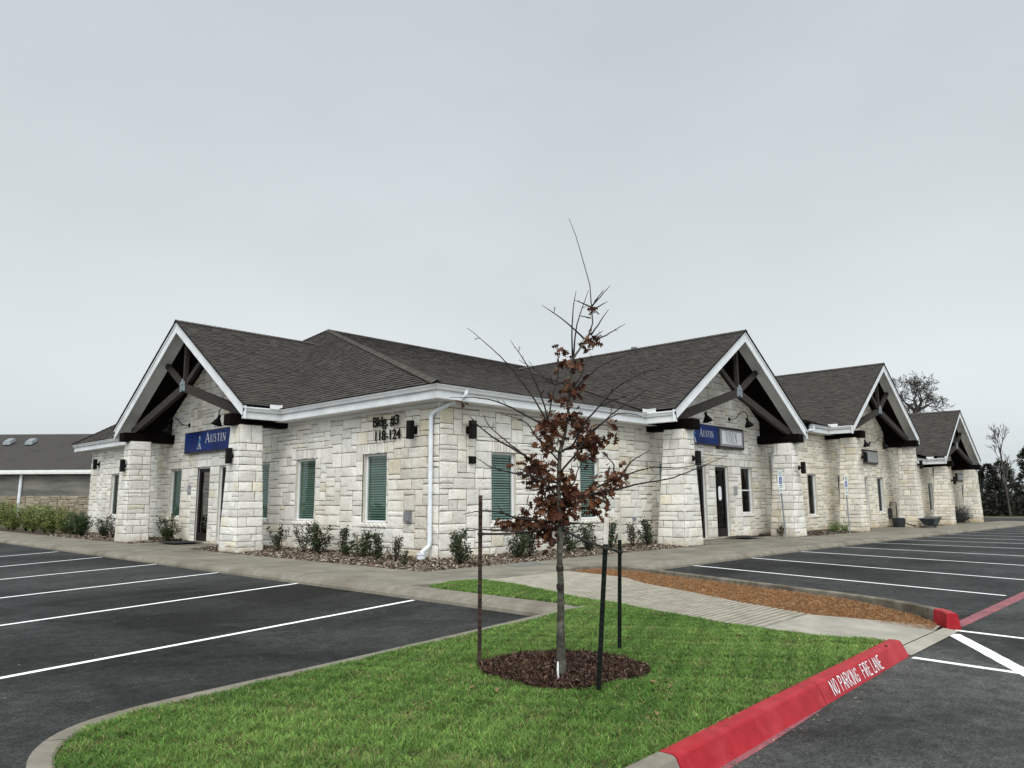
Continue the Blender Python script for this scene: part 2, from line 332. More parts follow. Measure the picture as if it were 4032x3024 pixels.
chip_paint(LINEW, (0.16, 0.165, 0.165), 18, 0.60, 0.70)
# faded red stripe on the asphalt: paint worn through by noise
def worn_red():
    m, nt, b = mat('worn_red_stripe'); L = nt.links
    t = N(nt, 'ShaderNodeTexCoord'); src = t.outputs['Object']
    n1 = N(nt, 'ShaderNodeTexNoise', Scale=30.0, Detail=8, Roughness=0.8); L.new(src, n1.inputs['Vector'])
    n0 = N(nt, 'ShaderNodeTexNoise', Scale=3.0, Detail=5, Roughness=0.7); L.new(src, n0.inputs['Vector'])
    ad = N(nt, 'ShaderNodeMath', operation='MULTIPLY_ADD'); L.new(n0.outputs[0], ad.inputs[0]); ad.inputs[1].default_value = 0.5; L.new(n1.outputs[0], ad.inputs[2])
    c1 = N(nt, 'ShaderNodeValToRGB'); L.new(ad.outputs[0], c1.inputs[0])
    e = c1.color_ramp.elements; e[0].position = 0.60; e[0].color = (0.055, 0.045, 0.047, 1); e[1].position = 0.80; e[1].color = (0.27, 0.075, 0.09, 1)
    L.new(c1.outputs[0], b.inputs['Base Color']); b.inputs['Roughness'].default_value = 0.85
    return m
WORNRED = worn_red()
# ------------------------------------------------------------------ stone laying
def clip(poly, a, b, c):
    """keep a*u+b*v<=c"""
    out = []
    for i in range(len(poly)):
        p, q = poly[i], poly[(i+1) % len(poly)]
        dp, dq = a*p[0]+b*p[1]-c, a*q[0]+b*q[1]-c
        if dp <= 0: out.append(p)
        if (dp < 0 < dq) or (dq < 0 < dp):
            t = dp/(dp-dq); out.append((p[0]+(q[0]-p[0])*t, p[1]+(q[1]-p[1])*t))
    return out
def area(p): return 0.5*abs(sum(p[i][0]*p[(i+1) % len(p)][1]-p[(i+1) % len(p)][0]*p[i][1] for i in range(len(p))))
def snapgrid(a, b, d, fixed):
    n = max(1, round((b-a)/d)); g = [a+(b-a)*i/n for i in range(n+1)]
    for f in fixed:
        if a < f < b:
            k = min(range(1, n), key=lambda i: abs(g[i]-f)); g[k] = f
    return g
def lay_random(U0, U1, V0, V1, holes, rng, du=0.16, dv=0.142):
    gu = snapgrid(U0, U1, du, [h[0] for h in holes]+[h[1] for h in holes]); gv = snapgrid(V0, V1, dv, sorted(set([h[2] for h in holes]+[h[3] for h in holes])))
    nu, nv = len(gu)-1, len(gv)-1
    used = [[False]*nv for _ in range(nu)]
    for i in range(nu):
        for j in range(nv):
            cu, cv = (gu[i]+gu[i+1])/2, (gv[j]+gv[j+1])/2
            for h in holes:
                if h[0] < cu < h[1] and h[2] < cv < h[3]: used[i][j] = True
    out = []
    order = [(i, j) for j in range(nv) for i in range(nu)]
    for i, j in order:
        if used[i][j]: continue
        w = rng.choice((2, 2, 3, 3, 3, 4, 4, 5)); h = rng.choice((1, 1, 2, 2, 2, 2, 3))
        if h == 3 and w > 4: w = 3
        if h == 1 and w < 2: w = 3
        ww = 0
        while ww < w and i+ww < nu and not used[i+ww][j]: ww += 1
        # do not leave 1-cell slivers
        if i+ww < nu and not used[i+ww][j] and (i+ww+1 >= nu or used[i+ww+1][j]): ww += 1
        hh = 1
        while hh < h and j+hh < nv and all(not used[i+k][j+hh] for k in range(ww)): hh += 1
        for a in range(ww):
            for b_ in range(hh): used[i+a][j+b_] = True
        out.append((gu[i], gv[j], gu[i+ww], gv[j+hh]))
    return out
def lay_coursed(U0, U1, rows, rng, shift):
    out = []
    for r in range(len(rows)-1):
        u = U0; first = True
        while u < U1-1e-6:
            w = rng.uniform(0.35, 0.85) if not (first and (r+shift) % 2) else rng.uniform(0.2, 0.35)
            if U1-(u+w) < 0.22: w = U1-u
            if rng.random() < 0.22 and rows[r+1]-rows[r] > 0.26:
                m_ = (rows[r]+rows[r+1])/2; out.append((u, rows[r], u+w, m_)); out.append((u, m_, u+w, rows[r+1]))
            else: out.append((u, rows[r], u+w, rows[r+1]))
            u += w; first = False
    return out
def stone_col(rng, warm=0.0):
    b = rng.uniform(0.62, 0.82); r = rng.random()
    if r < 0.05: c = (b*0.97, b*0.91, b*0.76)
    elif r < 0.16: c = (b*0.92, b*0.90, b*0.85)
    else: c = (b, b*0.975, b*0.91)
    return (c[0]*(1-0.05*warm), c[1]*(1-0.11*warm), c[2]*(1-0.22*warm))
def stones_to(mb, F, rects, rng, clips=None, jit=0.007, depth=(0.012, 0.028), gap=0.0085, warm=0.0):
    for (u0, v0, u1, v1) in rects:
        p = [(u0, v0), (u1, v0), (u1, v1), (u0, v1)]
        if clips:
            cl = clips((u0+u1)/2, (v0+v1)/2)
            if cl is None: continue
            for c in cl:
                p = clip(p, *c)
                if len(p) < 3: break
            if len(p) < 3 or area(p) < 0.004: continue
        mb.poly([F(u, v, 0.0) for u, v in p], mat=1)
        # outline with midpoints, inset by the joint
        cx = sum(q[0] for q in p)/len(p); cy = sum(q[1] for q in p)/len(p)
        ring = []
        for k in range(len(p)):
            a, b = p[k], p[(k+1) % len(p)]
            ln = math.hypot(b[0]-a[0], b[1]-a[1]); n = 1 if ln < 0.18 else (2 if ln < 0.45 else 3)
            for i in range(n): ring.append((a[0]+(b[0]-a[0])*i/n, a[1]+(b[1]-a[1])*i/n))
        hw = max(0.02, (max(q[0] for q in p)-min(q[0] for q in p))/2); hh = max(0.02, (max(q[1] for q in p)-min(q[1] for q in p))/2)
        def inset(d, j):
            o = []
            for (u, v) in ring:
                du_, dv_ = u-cx, v-cy
                su = max(0.0, 1-d/hw); sv = max(0.0, 1-d/hh)
                o.append((cx+du_*su+rng.uniform(-j, j), cy+dv_*sv+rng.uniform(-j, j)))
            return o
        D = rng.uniform(*depth); r0 = inset(gap, jit); r1 = [(a+(cx-a)*0.02, b+(cy-b)*0.02) for a, b in r0]
        in2 = min(0.05, hw*0.4, hh*0.4)
        r2 = inset(gap+in2, jit*1.5)
        col = stone_col(rng, warm); base = len(mb.v); n = len(ring)
        mb.v += [tuple(F(u, v, 0.0)) for u, v in r0]
        mb.v += [tuple(F(u, v, D*0.72)) for u, v in r1]
        mb.v += [tuple(F(u, v, D*rng.uniform(0.9, 1.25))) for u, v in r2]
        mb.v.append(tuple(F(cx, cy, D*rng.uniform(1.0, 1.5))))
        for lv in (0, 1):
            for k in range(n):
                a = base+lv*n+k; b = base+lv*n+(k+1) % n
                mb.f.append((a, b, b+n, a+n)); mb.c.append(col); mb.m.append(0); mb.uv.append(None)
        for k in range(n):
            mb.f.append((base+2*n+k, base+2*n+(k+1) % n, base+3*n)); mb.c.append(col); mb.m.append(0); mb.uv.append(None)
def soldier(mb, F, u0, u1, v0, v1, rng, w=0.115, warm=0.0):
    n = max(2, round((u1-u0)/w)); g = [u0+(u1-u0)*i/n+(rng.uniform(-.02, .02) if 0 < i < n else 0) for i in range(n+1)]
    stones_to(mb, F, [(g[i], v0+rng.uniform(-.01, .01), g[i+1], v1) for i in range(n)], rng, jit=0.004, warm=warm)
# ------------------------------------------------------------------ roof shingles
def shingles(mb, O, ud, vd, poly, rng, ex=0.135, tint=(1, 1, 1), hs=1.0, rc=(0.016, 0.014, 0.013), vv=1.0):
    """poly in (u,v): u along the eave, v up the slope"""
    O = Vector(O); ud = Vector(ud).normalized(); vd = Vector(vd).normalized(); nn = ud.cross(vd)
    if nn.z < 0: nn = -nn
    # which winding keeps normals up is irrelevant; faces are two sided
    us = [p[0] for p in poly]; vs = [p[1] for p in poly]
    # polygon edges as half planes (convex)
    A = sum(poly[i][0]*poly[(i+1) % len(poly)][1]-poly[(i+1) % len(poly)][0]*poly[i][1] for i in range(len(poly)))
    P = poly if A > 0 else poly[::-1]
    hp = []
    for i in range(len(P)):
        (x0, y0), (x1, y1) = P[i], P[(i+1) % len(P)]
        a, b = (y1-y0), -(x1-x0); hp.append((a, b, a*x0+b*y0))
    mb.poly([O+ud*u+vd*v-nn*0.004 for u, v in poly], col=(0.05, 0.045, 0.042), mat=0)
    v = min(vs); row = 0
    while v < max(vs):
        u = min(us)-rng.uniform(0, 0.3)
        while u < max(us):
            w = rng.uniform(0.12, 0.32)
            thick = rng.random() < 0.5
            h = (0.024 if thick else 0.015)*hs
            dv_ = rng.uniform(-0.012, 0.004) if thick else 0.0
            q = [(u, v+dv_), (u+w, v+dv_), (u+w, v+ex), (u, v+ex)]
            for c in hp:
                q = clip(q, *c)
                if len(q) < 3: break
            if len(q) >= 3 and area(q) > 0.0008:
                g = 1+rng.uniform(-0.15, 0.15)*vv; k = rng.random()
                c = (0.064*g, 0.0585*g, 0.052*g) if k < 0.8 else ((0.072*g, 0.064*g, 0.056*g) if k < 0.92 else (0.050*g, 0.047*g, 0.044*g))
                c = (c[0]*tint[0], c[1]*tint[1], c[2]*tint[2])
                pts = [O+ud*a+vd*b+nn*(h*(1-(b-v)/ex*0.85)) for a, b in q]
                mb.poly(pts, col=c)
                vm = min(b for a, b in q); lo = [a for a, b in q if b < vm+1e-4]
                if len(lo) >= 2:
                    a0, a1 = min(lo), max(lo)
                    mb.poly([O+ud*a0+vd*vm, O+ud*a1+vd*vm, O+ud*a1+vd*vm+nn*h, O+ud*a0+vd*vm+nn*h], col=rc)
            u += w
        v += ex; row += 1
def cap_run(mb, a, b, rng, w=0.15, lift=0.035):
    """ridge / hip cap shingles from a to b"""
    a = Vector(a); b = Vector(b); d = (b-a); n = max(1, int(d.length/0.2)); sdv = d.cross(Vector((0, 0, 1))).normalized()
    for i in range(n):
        p = a+d*(i/n); q = a+d*((i+1.2)/n); g = rng.uniform(0.8, 1.15)
        c = (0.085*g, 0.075*g, 0.067*g)
        for s in (-1, 1):
            mb.poly([p+Vector((0, 0, lift+.012)), q+Vector((0, 0, lift)), q+sdv*s*w+Vector((0, 0, lift-0.09)), p+sdv*s*w+Vector((0, 0, lift-.078))], col=c)
# ------------------------------------------------------------------ sweep
def sweep(mb, path, prof, side=1, closed=False, col=(1, 1, 1), mat=0, gaps=None):
    """profile points (offset, z); offset to the left of travel times side"""
    P = [Vector(p) for p in path]; n = len(P); rings = []
    for i, p in enumerate(P):
        d0 = (P[i]-P[i-1]) if i > 0 or closed else (P[i+1]-P[i]); d1 = (P[(i+1) % n]-P[i]) if i < n-1 or closed else (P[i]-P[i-1])
        d0 = Vector((d0.x, d0.y, 0)).normalized(); d1 = Vector((d1.x, d1.y, 0)).normalized()
        n0 = Vector((-d0.y, d0.x, 0)); n1 = Vector((-d1.y, d1.x, 0)); m_ = (n0+n1)
        m_ = m_.normalized() if m_.length > 1e-6 else n0
        k = 1.0/max(0.35, m_.dot(n0)); rings.append([p+m_*(o*side*k)+Vector((0, 0, z)) for o, z in prof])
    m = len(prof)
    for i in range(n-1 if not closed else n):
        a, b = rings[i], rings[(i+1) % n]
        for k in range(m-1): mb.poly([a[k], a[k+1], b[k+1], b[k]], col, mat)
    if not closed:
        mb.poly(rings[0], col, mat); mb.poly(rings[-1][::-1], col, mat)
    return rings
GUT = [(0, 0), (0.02, 0.0), (0.02, -0.02), (0.115, -0.02), (0.115, 0.005), (0.135, 0.005), (0.135, -0.035), (0.105, -0.07), (0.075, -0.13), (0.0, -0.14), (0.0, -0.17), (0.012, -0.17), (0.012, -0.34), (0.0, -0.36), (-0.05, -0.36)]
# ================================================================== BUILDING
XW, YW = -1.10, -1.27
BLD = thing('office_building', 'long white limestone office building with five gabled porches and dark shingle roofs', 'building', (0, 0, 0))
def FL(u, v, n): return Vector((XW-n, u, v))
def FR(u, v, n): return Vector((u, YW-n, v))
rng = random.Random(3)
OPEN_L = [(0.94, 2.04, 0.95, 2.88), (4.62, 5.77, 0.95, 2.88), (7.51, 8.57, 0.95, 2.88), (10.09, 11.24, 0.06, 2.88), (12.02, 13.22, 0.06, 2.88), (14.6, 15.7, 0.95, 2.88), (17.86, 18.97, 0.95, 2.88), (21.6, 22.6, 0.95, 2.88)]
OPEN_R1 = [(0.80, 1.78, 0.95, 2.88), (4.74, 5.73, 0.95, 2.88), (9.36, 10.34, 0.95, 2.88), (11.40, 12.66, 0.06, 2.88), (13.42, 14.5, 0.06, 2.88), (15.62, 16.65, 0.95, 2.88)]
OPEN_R2 = [(22.60, 23.62, 0.75, 2.75), (26.55, 27.6, 0.75, 2.75), (30.05, 31.15, -0.04, 2.75), (32.75, 33.8, 0.75, 2.75), (36.84, 37.7, 0.75, 2.75)]
OPEN_R3 = [(43.2, 44.2, 0.65, 2.55), (45.25, 46.3, 0.65, 2.55), (48.3, 49.4, -0.2, 2.55), (52.3, 53.4, 0.65, 2.55)]
def wall(F, U0, U1, V0, V1, VG, opens, gable, warm=0.0, seed=1):
    """stone wall up to VG under eaves, higher inside the gable (uc, zr, slope, half)"""
    r = random.Random(seed); mb = MB()
    holes = []
    for (a, b, c, d) in opens:
        holes.append((a, b, c, d))
        holes.append((a-0.10, b+0.10, d, d+0.30))
        if c > 0.4: holes.append((a-0.06, b+0.06, c-0.14, c))
    rects = lay_random(U0, U1, V0, V1, holes, r)
    if gable:
        uc, zr, sl, half = gable
        def cl(u, v):
            if v < VG-0.12: return []
            if abs(u-uc) < half-0.6: return [(sl, 1.0, zr+sl*uc), (-sl, 1.0, zr-sl*uc)]
            return [(0, 1, VG)]
    else:
        def cl(u, v): return [(0, 1, VG)]
    rects = [q for q in rects if q[1] < VG or (gable and abs((q[0]+q[2])/2-gable[0]) < gable[3]-0.6)]
    stones_to(mb, F, rects, r, clips=cl, warm=warm)
    for (a, b, c, d) in opens:
        soldier(mb, F, a-0.10, b+0.10, d, d+0.30, r, warm=warm)
        if c > 0.4:
            n = 6; g = [a-0.06+(b-a+0.12)*i/n for i in range(n+1)]
            stones_to(mb, F, [(g[i], c-0.14, g[i+1], c) for i in range(n)], r, depth=(0.05, 0.065), jit=0.003, warm=warm)
        # reveals
        for q in ([(a, c, 0.02), (a, d, 0.02), (a, d, -0.2), (a, c, -0.2)], [(b, c, 0.02), (b, c, -0.2), (b, d, -0.2), (b, d, 0.02)], [(a, d, 0.02), (b, d, 0.02), (b, d, -0.2), (a, d, -0.2)], [(a, c, 0.02), (a, c, -0.2), (b, c, -0.2), (b, c, 0.02)]):
            mb.poly([F(*p) for p in q], mat=2)
    o = mb.build('stone_wall', [STONE, MORTAR, REVEAL], BLD)
    return o
GL = dict(c=11.45, zr=8.13, half=5.65, plane=-2.95, sl=0.645)   # porch on the left front
GR1 = dict(c=13.15, zr=8.04, half=5.5, plane=-3.0, sl=0.645)
GR2 = dict(c=29.9, zr=8.92, half=5.62, plane=-3.0, sl=0.68)
GR3 = dict(c=46.0, zr=7.62, half=4.85, plane=-3.0, sl=0.70)
def gab(g): return (g['c'], g['zr']-0.22, g['sl'], g['half'])
wall(FL, YW, 25.6, 0.0, 7.8, 4.12, OPEN_L, gab(GL), 0.1, 11)
wall(FR, XW, 20.6, 0.0, 7.7, 4.12, OPEN_R1, gab(GR1), 0.15, 12)
wall(FR, 20.6, 38.2, -0.15, 8.4, 4.76, OPEN_R2, gab(GR2), 0.75, 13)
wall(FR, 38.2, 55.0, -0.25, 7.2, 3.74, OPEN_R3, gab(GR3), 0.9, 14)
def F_far(u, v, n): return Vector((u, 25.6+n, v))
def F_end(u, v, n): return Vector((55.0+n, u, v))
mbx = MB()
mbx.poly([(XW, 25.6, 0), (55, 25.6, 0), (55, 25.6, 4.1), (XW, 25.6, 4.1)]); mbx.poly([(55, YW, -.3), (55, 25.6, -.3), (55, 25.6, 3.7), (55, YW, 3.7)])
mbx.build('rear_wall', REVEAL, BLD)
# dark rooms behind the glass
mbx = MB()
mbx.poly([(XW+0.9, YW+0.9, 0), (XW+0.9, 25.5, 0), (XW+0.9, 25.5, 4), (XW+0.9, YW+0.9, 4)])
mbx.poly([(XW+0.9, YW+0.9, -.3), (54.9, YW+0.9, -.3), (54.9, YW+0.9, 4), (XW+0.9, YW+0.9, 4)])
mbx.poly([(XW+0.21, YW+0.21, 0.03), (54.9, YW+0.21, 0.03), (54.9, YW+0.9, 0.03), (XW+0.21, YW+0.9, 0.03)])
mbx.poly([(XW+0.21, YW+0.9, 0.03), (XW+0.9, YW+0.9, 0.03), (XW+0.9, 25.5, 0.03), (XW+0.21, 25.5, 0.03)])
mbx.poly([(XW+0.21, YW+0.21, 3.2), (54.9, YW+0.21, 3.2), (54.9, YW+0.9, 3.2), (XW+0.21, YW+0.9, 3.2)])
mbx.poly([(XW+0.21, YW+0.9, 3.2), (XW+0.9, YW+0.9, 3.2), (XW+0.9, 25.5, 3.2), (XW+0.21, 25.5, 3.2)])
mbx.build('interior_wall', INTER, BLD)
def window(F, a, b, c, d, style, split=False):
    mb = MB(); w = 0.055
    for (u0, u1, v0, v1) in ((a, a+w, c, d), (b-w, b, c, d), (a+w, b-w, c, c+w), (a+w, b-w, d-w, d)):
        mb.fbox(F, u0, u1, v0, v1, -0.16, -0.085)
    if split: mb.fbox(F, a+w, b-w, (c+d)/2-0.03, (c+d)/2+0.02, -0.15, -0.095)
    fr = mb.build('window', WHITE, BLD)
    g = MB(); g.poly([F(a+w, c+w, -0.12), F(b-w, c+w, -0.12), F(b-w, d-w, -0.12), F(a+w, d-w, -0.12)]); g.build('pane', GLASS_DIM if F is FL else GLASS, fr)
    if style == 'blind':
        s = MB(); n = int((d-c)/0.072); r = random.Random(int(a*100))
        for i in range(n):
            z = c+0.05+(d-c-0.1)*i/n; t = 0.022+r.uniform(-.003, .003)
            s.poly([F(a+w, z-t, -0.165), F(b-w, z-t+r.uniform(-.002, .002), -0.165), F(b-w, z+t, -0.195), F(a+w, z+t, -0.195)])
        s.fbox(F, a+w, b-w, d-w-0.06, d-w, -0.20, -0.165)
        for uu in (a+0.25, b-0.25): s.fbox(F, uu-0.006, uu+0.006, c+w, d-w, -0.164, -0.160)
        s.build('blind', BLIND, fr)
    elif style == 'curtain':
        s = MB(); n = 24
        for i in range(n):
            u0 = a+w+(b-a-2*w)*i/n; u1 = a+w+(b-a-2*w)*(i+1)/n; k = 0.03
            s.poly([F(u0, c, -0.2-k*(i % 2)), F(u1, c, -0.2-k*((i+1) % 2)), F(u1, d, -0.2-k*((i+1) % 2)), F(u0, d, -0.2-k*(i % 2))])
        s.build('curtain', CURTAIN, fr)
    return fr
def door(F, a, b, c, d, hinge=1):
    mb = MB(); j = 0.05
    for (u0, u1, v0, v1) in ((a, a+j, c, d), (b-j, b, c, d), (a+j, b-j, d-j, d)): mb.fbox(F, u0, u1, v0, v1, -0.17, -0.06)
    fr = mb.build('door_frame', WHITE, BLD)
    m2 = MB(); s = 0.14
    for (u0, u1, v0, v1) in ((a+j, a+j+s, c, d-j), (b-j-s, b-j, c, d-j), (a+j+s, b-j-s, c, c+0.32), (a+j+s, b-j-s, d-j-s, d-j)): m2.fbox(F, u0, u1, v0, v1, -0.15, -0.09)
    dr = m2.build('door', BRONZE, BLD)
    g = MB(); g.poly([F(a+j+s, c+0.32, -0.12), F(b-j-s, c+0.32, -0.12), F(b-j-s, d-j-s, -0.12), F(a+j+s, d-j-s, -0.12)]); g.build('pane', DGLASS, dr)
    h = MB(); uu = (b-j-0.07) if hinge > 0 else (a+j+0.07)
    h.lathe(F(uu, c+1.3, -0.09), [(0.0, 0.03), (0.028, 0.03), (0.028, 0)], 10, axis=F(0, 0, 1)-F(0, 0, 0)); h.build('lock', CHROME, dr); h = MB()
    h.tube([F(uu, c+1.12, -0.09), F(uu, c+1.12, -0.03), F(uu-0.12*hinge, c+1.12, -0.03)], 0.012, 6)
    h.build('handle', CHROME, dr)
    return dr
for i, o_ in enumerate(OPEN_L):
    if i in (3, 4): door(FL, *o_, hinge=1 if i == 4 else -1)
    else: window(FL, *o_, style={0: 'blind', 1: 'blind', 2: 'blind', 5: 'curtain', 6: 'curtain'}.get(i, 'none'))
for i, o_ in enumerate(OPEN_R1):
    if i in (3, 4): door(FR, *o_, hinge=1)
    else: window(FR, *o_, style='blind' if i < 3 else 'none', split=i > 2)
for i, o_ in enumerate(OPEN_R2):
    if i == 2: door(FR, *o_)
    else: window(FR, *o_, style='none')
for i, o_ in enumerate(OPEN_R3):
    if i == 2: door(FR, *o_)
    else: window(FR, *o_, style='none')
# ---- piers
def pier(cx, cy, axis, ztop, zb, seed, warm=0.0):
    """axis 'x': outer face looks to -X (left front); 'y': outer face looks to -Y"""
    r = random.Random(seed); mb = MB()
    b, t, dep_b, dep_t = 0.62, 0.31, (0.85 if axis == 'x' else 1.05), 0.76
    out_b, out_t = 0.0, 0.05       # outer face leans back
    def pt(s, o, z):  # s lateral, o depth from outer face line inward
        return Vector((cx+o, cy+s, z)) if axis == 'x' else Vector((cx+s, cy+o, z))
    B = [(-b, out_b), (b, out_b), (b, dep_b), (-b, dep_b)]; T = [(-t, out_t), (t, out_t), (t, out_t+dep_t), (-t, out_t+dep_t)]
    Z = [zb]
    while Z[-1] < ztop-0.3: Z.append(Z[-1]+r.choice((0.2, 0.24, 0.3, 0.34)))
    Z[-1] = ztop; H = ztop-zb
    cen0 = pt(0, dep_b/2, zb)
    for k in range(4):
        p0, p1 = B[k], B[(k+1) % 4]; q0, q1 = T[k], T[(k+1) % 4]
        A0, A1, C0, C1 = pt(*p0, zb), pt(*p1, zb), pt(*q0, ztop), pt(*q1, ztop)
        nn = (A1-A0).cross(C0-A0).normalized()
        if nn.dot((A0+A1)/2-cen0) < 0: nn = -nn
        wdt = (A1-A0).length
        def F(u, v, n, A0=A0, A1=A1, C0=C0, C1=C1, nn=nn, wdt=wdt):
            f = (v-zb)/H; s = u/wdt
            return (A0.lerp(A1, s)).lerp(C0.lerp(C1, s), f)+nn*n
        stones_to(mb, F, lay_coursed(0, wdt, Z, r, k), r, warm=warm, depth=(0.012, 0.026))
    mb.poly([pt(*q, ztop+0.015) for q in T], mat=2)
    o = mb.build('pier', [STONE, MORTAR, REVEAL], BLD)
    return o
PL = [(-2.88, 6.62), (-2.88, 15.75)]
PR = [(8.80, -2.88, 3.93, 0.0), (17.55, -2.88, 3.90, -.03), (25.35, -2.9, 4.58, -.09), (34.8, -2.9, 4.52, -.15), (42.1, -2.9, 3.62, -.2), (49.9, -2.9, 3.60, -.25)]
for i, (x, y) in enumerate(PL): pier(x, y, 'x', 3.97, 0.0, 40+i, 0.05)
for i, (x, y, zt, zb) in enumerate(PR): pier(x, y, 'y', zt, zb, 60+i, 0.1 if i < 2 else 0.6)
# ---- porches
def porch(g, axis, plate_z, roof_back, eave_y, wallp, piers_s, shingle_seed, rangle):
    """local (s along front, o outward from 0, z) -> world"""
    pl = g['plane']; c = g['c']; zr = g['zr']; half = g['half']; sl = g['sl']
    def W(s, o, z): return Vector((o, s, z)) if axis == 'x' else Vector((s, o, z))
    r = random.Random(shingle_seed)
    zlow = zr-sl*half
    # roof slabs (shingles) each side
    mb = MB()
    for sd_ in (-1, 1):
        O = W(c+sd_*half, pl-0.06, zlow+0.05); ud = W(0, 1, 0)-W(0, 0, 0); vd = (W(c, 0, zr)-W(c+sd_*half, 0, zlow))
        Lv = vd.length; back = roof_back-pl+0.06
        shingles(mb, O, ud, vd, [(0, 0), (eave_y-pl+0.06, 0), (back, Lv), (0, Lv)], r)
    cap_run(mb, W(c, pl-0.06, zr+0.05), W(c, roof_back, zr+0.05), r)
    # thin dark drip edge at the rake
    for sd_ in (-1, 1):
        a = W(c, pl-0.06, zr+0.035); b = W(c+sd_*half, pl-0.06, zlow+0.035)
        mb.hexa([a+W(0, 0, -.02), b+W(0, 0, -.02), b+W(0, 0.05, -.02), a+W(0, .05, -.02), a+W(0, 0, .03), b+W(0, 0, .03), b+W(0, 0.05, .03), a+W(0, .05, .03)], col=(0.02, 0.018, 0.017))
    mb.build('gable_roof', SHINGLE, BLD)
    # rake boards
    mb = MB(); dz = 0.40
    for sd_ in (-1, 1):
        a = W(c, pl, zr+0.01); b = W(c+sd_*half, pl, zlow+0.01)
        e = W(0, 0.05, 0)
        mb.hexa([a+W(0, 0, -dz), b+W(0, 0, -dz), b+e+W(0, 0, -dz), a+e+W(0, 0, -dz), a, b, b+e, a+e])
        # upper narrow trim
        e2 = W(0, -0.022, 0)
        mb.hexa([a+e2+W(0, 0, -0.09), b+e2+W(0, 0, -0.09), b+W(0, -.002, -0.09), a+W(0, -.002, -0.09), a+e2, b+e2, b+W(0, -.002, 0), a+W(0, -.002, 0)])
    mb.build('rake_board', WHITE, BLD)
    # pale rake soffit then dark boarded ceiling
    so = MB(); ce = MB()
    for sd_ in (-1, 1):
        for (m_, o0, o1) in ((so, pl+0.05, pl+0.55), (ce, pl+0.55, wallp+0.1)):
            a0 = W(c, o0, zr-0.24); a1 = W(c, o1, zr-0.24); b0 = W(c+sd_*(half-0.15), o0, zlow-0.24+sl*0.15); b1 = W(c+sd_*(half-0.15), o1, zlow-0.24+sl*0.15)
            m_.poly([a0, a1, b1, b0])
            m_.poly([p+Vector((0, 0, 0.03)) for p in (a0, a1, b1, b0)])
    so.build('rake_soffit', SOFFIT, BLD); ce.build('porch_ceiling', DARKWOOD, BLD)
    # plate beams over the piers
    for s in piers_s:
        b = MB(); w = 0.24
        a0 = W(s-w, pl-0.14, plate_z); 
        x0, x1 = s-w, s+w
        prof = [(pl-0.16, plate_z+0.03), (pl-0.13, plate_z), (wallp, plate_z), (wallp, plate_z+0.36), (pl-0.13, plate_z+0.36), (pl-0.16, plate_z+0.33)]
        b.poly([W(x0, o, z) for o, z in prof]); b.poly([W(x1, o, z) for o, z in prof][::-1])
        for k in range(len(prof)):
            p, q = prof[k], prof[(k+1) % len(prof)]; b.poly([W(x0, *p), W(x1, *p), W(x1, *q), W(x0, *q)])
        # boarded infill between beam and roof slope
        sg = 1 if s > c else -1
        zt = zr-sl*abs(s-c)-0.24
        b.poly([W(s+sg*0.05, pl+0.55, plate_z+0.3), W(s+sg*0.05, wallp, plate_z+0.3), W(s+sg*0.05, wallp, zt), W(s+sg*0.05, pl+0.55, zt)])
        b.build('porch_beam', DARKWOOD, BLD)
    # truss
    to = pl+0.45; node = Vector((c, 0, plate_z+1.78*(half/5.6)))
    def TW(s, z): return W(s, to, z)
    t = MB(); nz_ = node.z; hs_ = abs(piers_s[1]-piers_s[0])/2
    mbs = []
    for sd_ in (-1, 1):
        b = MB(); b.beam(TW(c+sd_*0.10, nz_-0.04), TW(c+sd_*(hs_+0.25), plate_z+0.42), 0.16, 0.30); b.build('truss_strut', TRUSS, BLD)
        b = MB(); e_s = 1.75; b.beam(TW(c+sd_*0.10, nz_+0.05), TW(c+sd_*e_s, zr-sl*e_s-0.22), 0.14, 0.20); b.build('truss_strut', TRUSS, BLD)
    b = MB(); b.beam(TW(c, nz_), TW(c, zr-0.25), 0.14, 0.14, up=(1, 0, 0) if axis == 'y' else (0, 1, 0)); b.build('king_post', TRUSS, BLD)
    b = MB()
    for k, (ds, dz_) in enumerate(((0, 0), (0.14, -0.08), (-0.14, -0.08), (0.13, 0.1), (-0.13, 0.1), (0, 0.2))):
        q0 = W(c+ds-0.09, to-0.095-0.004*k, nz_+dz_-0.09); q1 = W(c+ds+0.09, to-0.085-0.004*k, nz_+dz_+0.09); b.box(q0, q1)
    b.build('truss_plate', STEEL, BLD)
    return W
porch(GL, 'x', 3.95, 2.95, -1.72, XW, (6.62, 15.75), 101, 0)
porch(GR1, 'y', 3.92, 9.1, -1.87, YW, (8.80, 17.55), 102, 0)
porch(GR2, 'y', 4.57, 9.8, -1.87, YW, (25.35, 34.5), 103, 0)
porch(GR3, 'y', 3.60, 9.0, -1.87, YW, (42.1, 49.9), 104, 0)
# ---- main roofs
EX, EY = -1.75, -1.90
r = random.Random(5)
mb = MB()
RK = Vector((4.05, 12.3, 9.10))
s_r = (RK.z-4.47)/(RK.y-EY); s_l = (RK.z-4.47)/(RK.x-EX)
vR = Vector((0, 1, s_r)); vL = Vector((1, 0, s_l)); LR = (RK.y-EY)*math.sqrt(1+s_r*s_r); LL = (RK.x-EX)*math.sqrt(1+s_l*s_l)
mbR = MB()
def cut(polyA, polyB, *a, **k):
    shingles(*a[:4], polyA, r, **k); shingles(*a[:4], polyB, r, **k)
def split(uL, ua, vA, uR, U1, vtop, ul_top):
    return ([(0, 0), (uL, 0), (ua, vA), (ua, vtop), (ul_top, vtop)] if ul_top < ua else [(0, 0), (uL, 0), (ua, vA), (ua, vtop)]), [(uR, 0), (U1, 0), (U1, vtop), (ua, vtop), (ua, vA)]
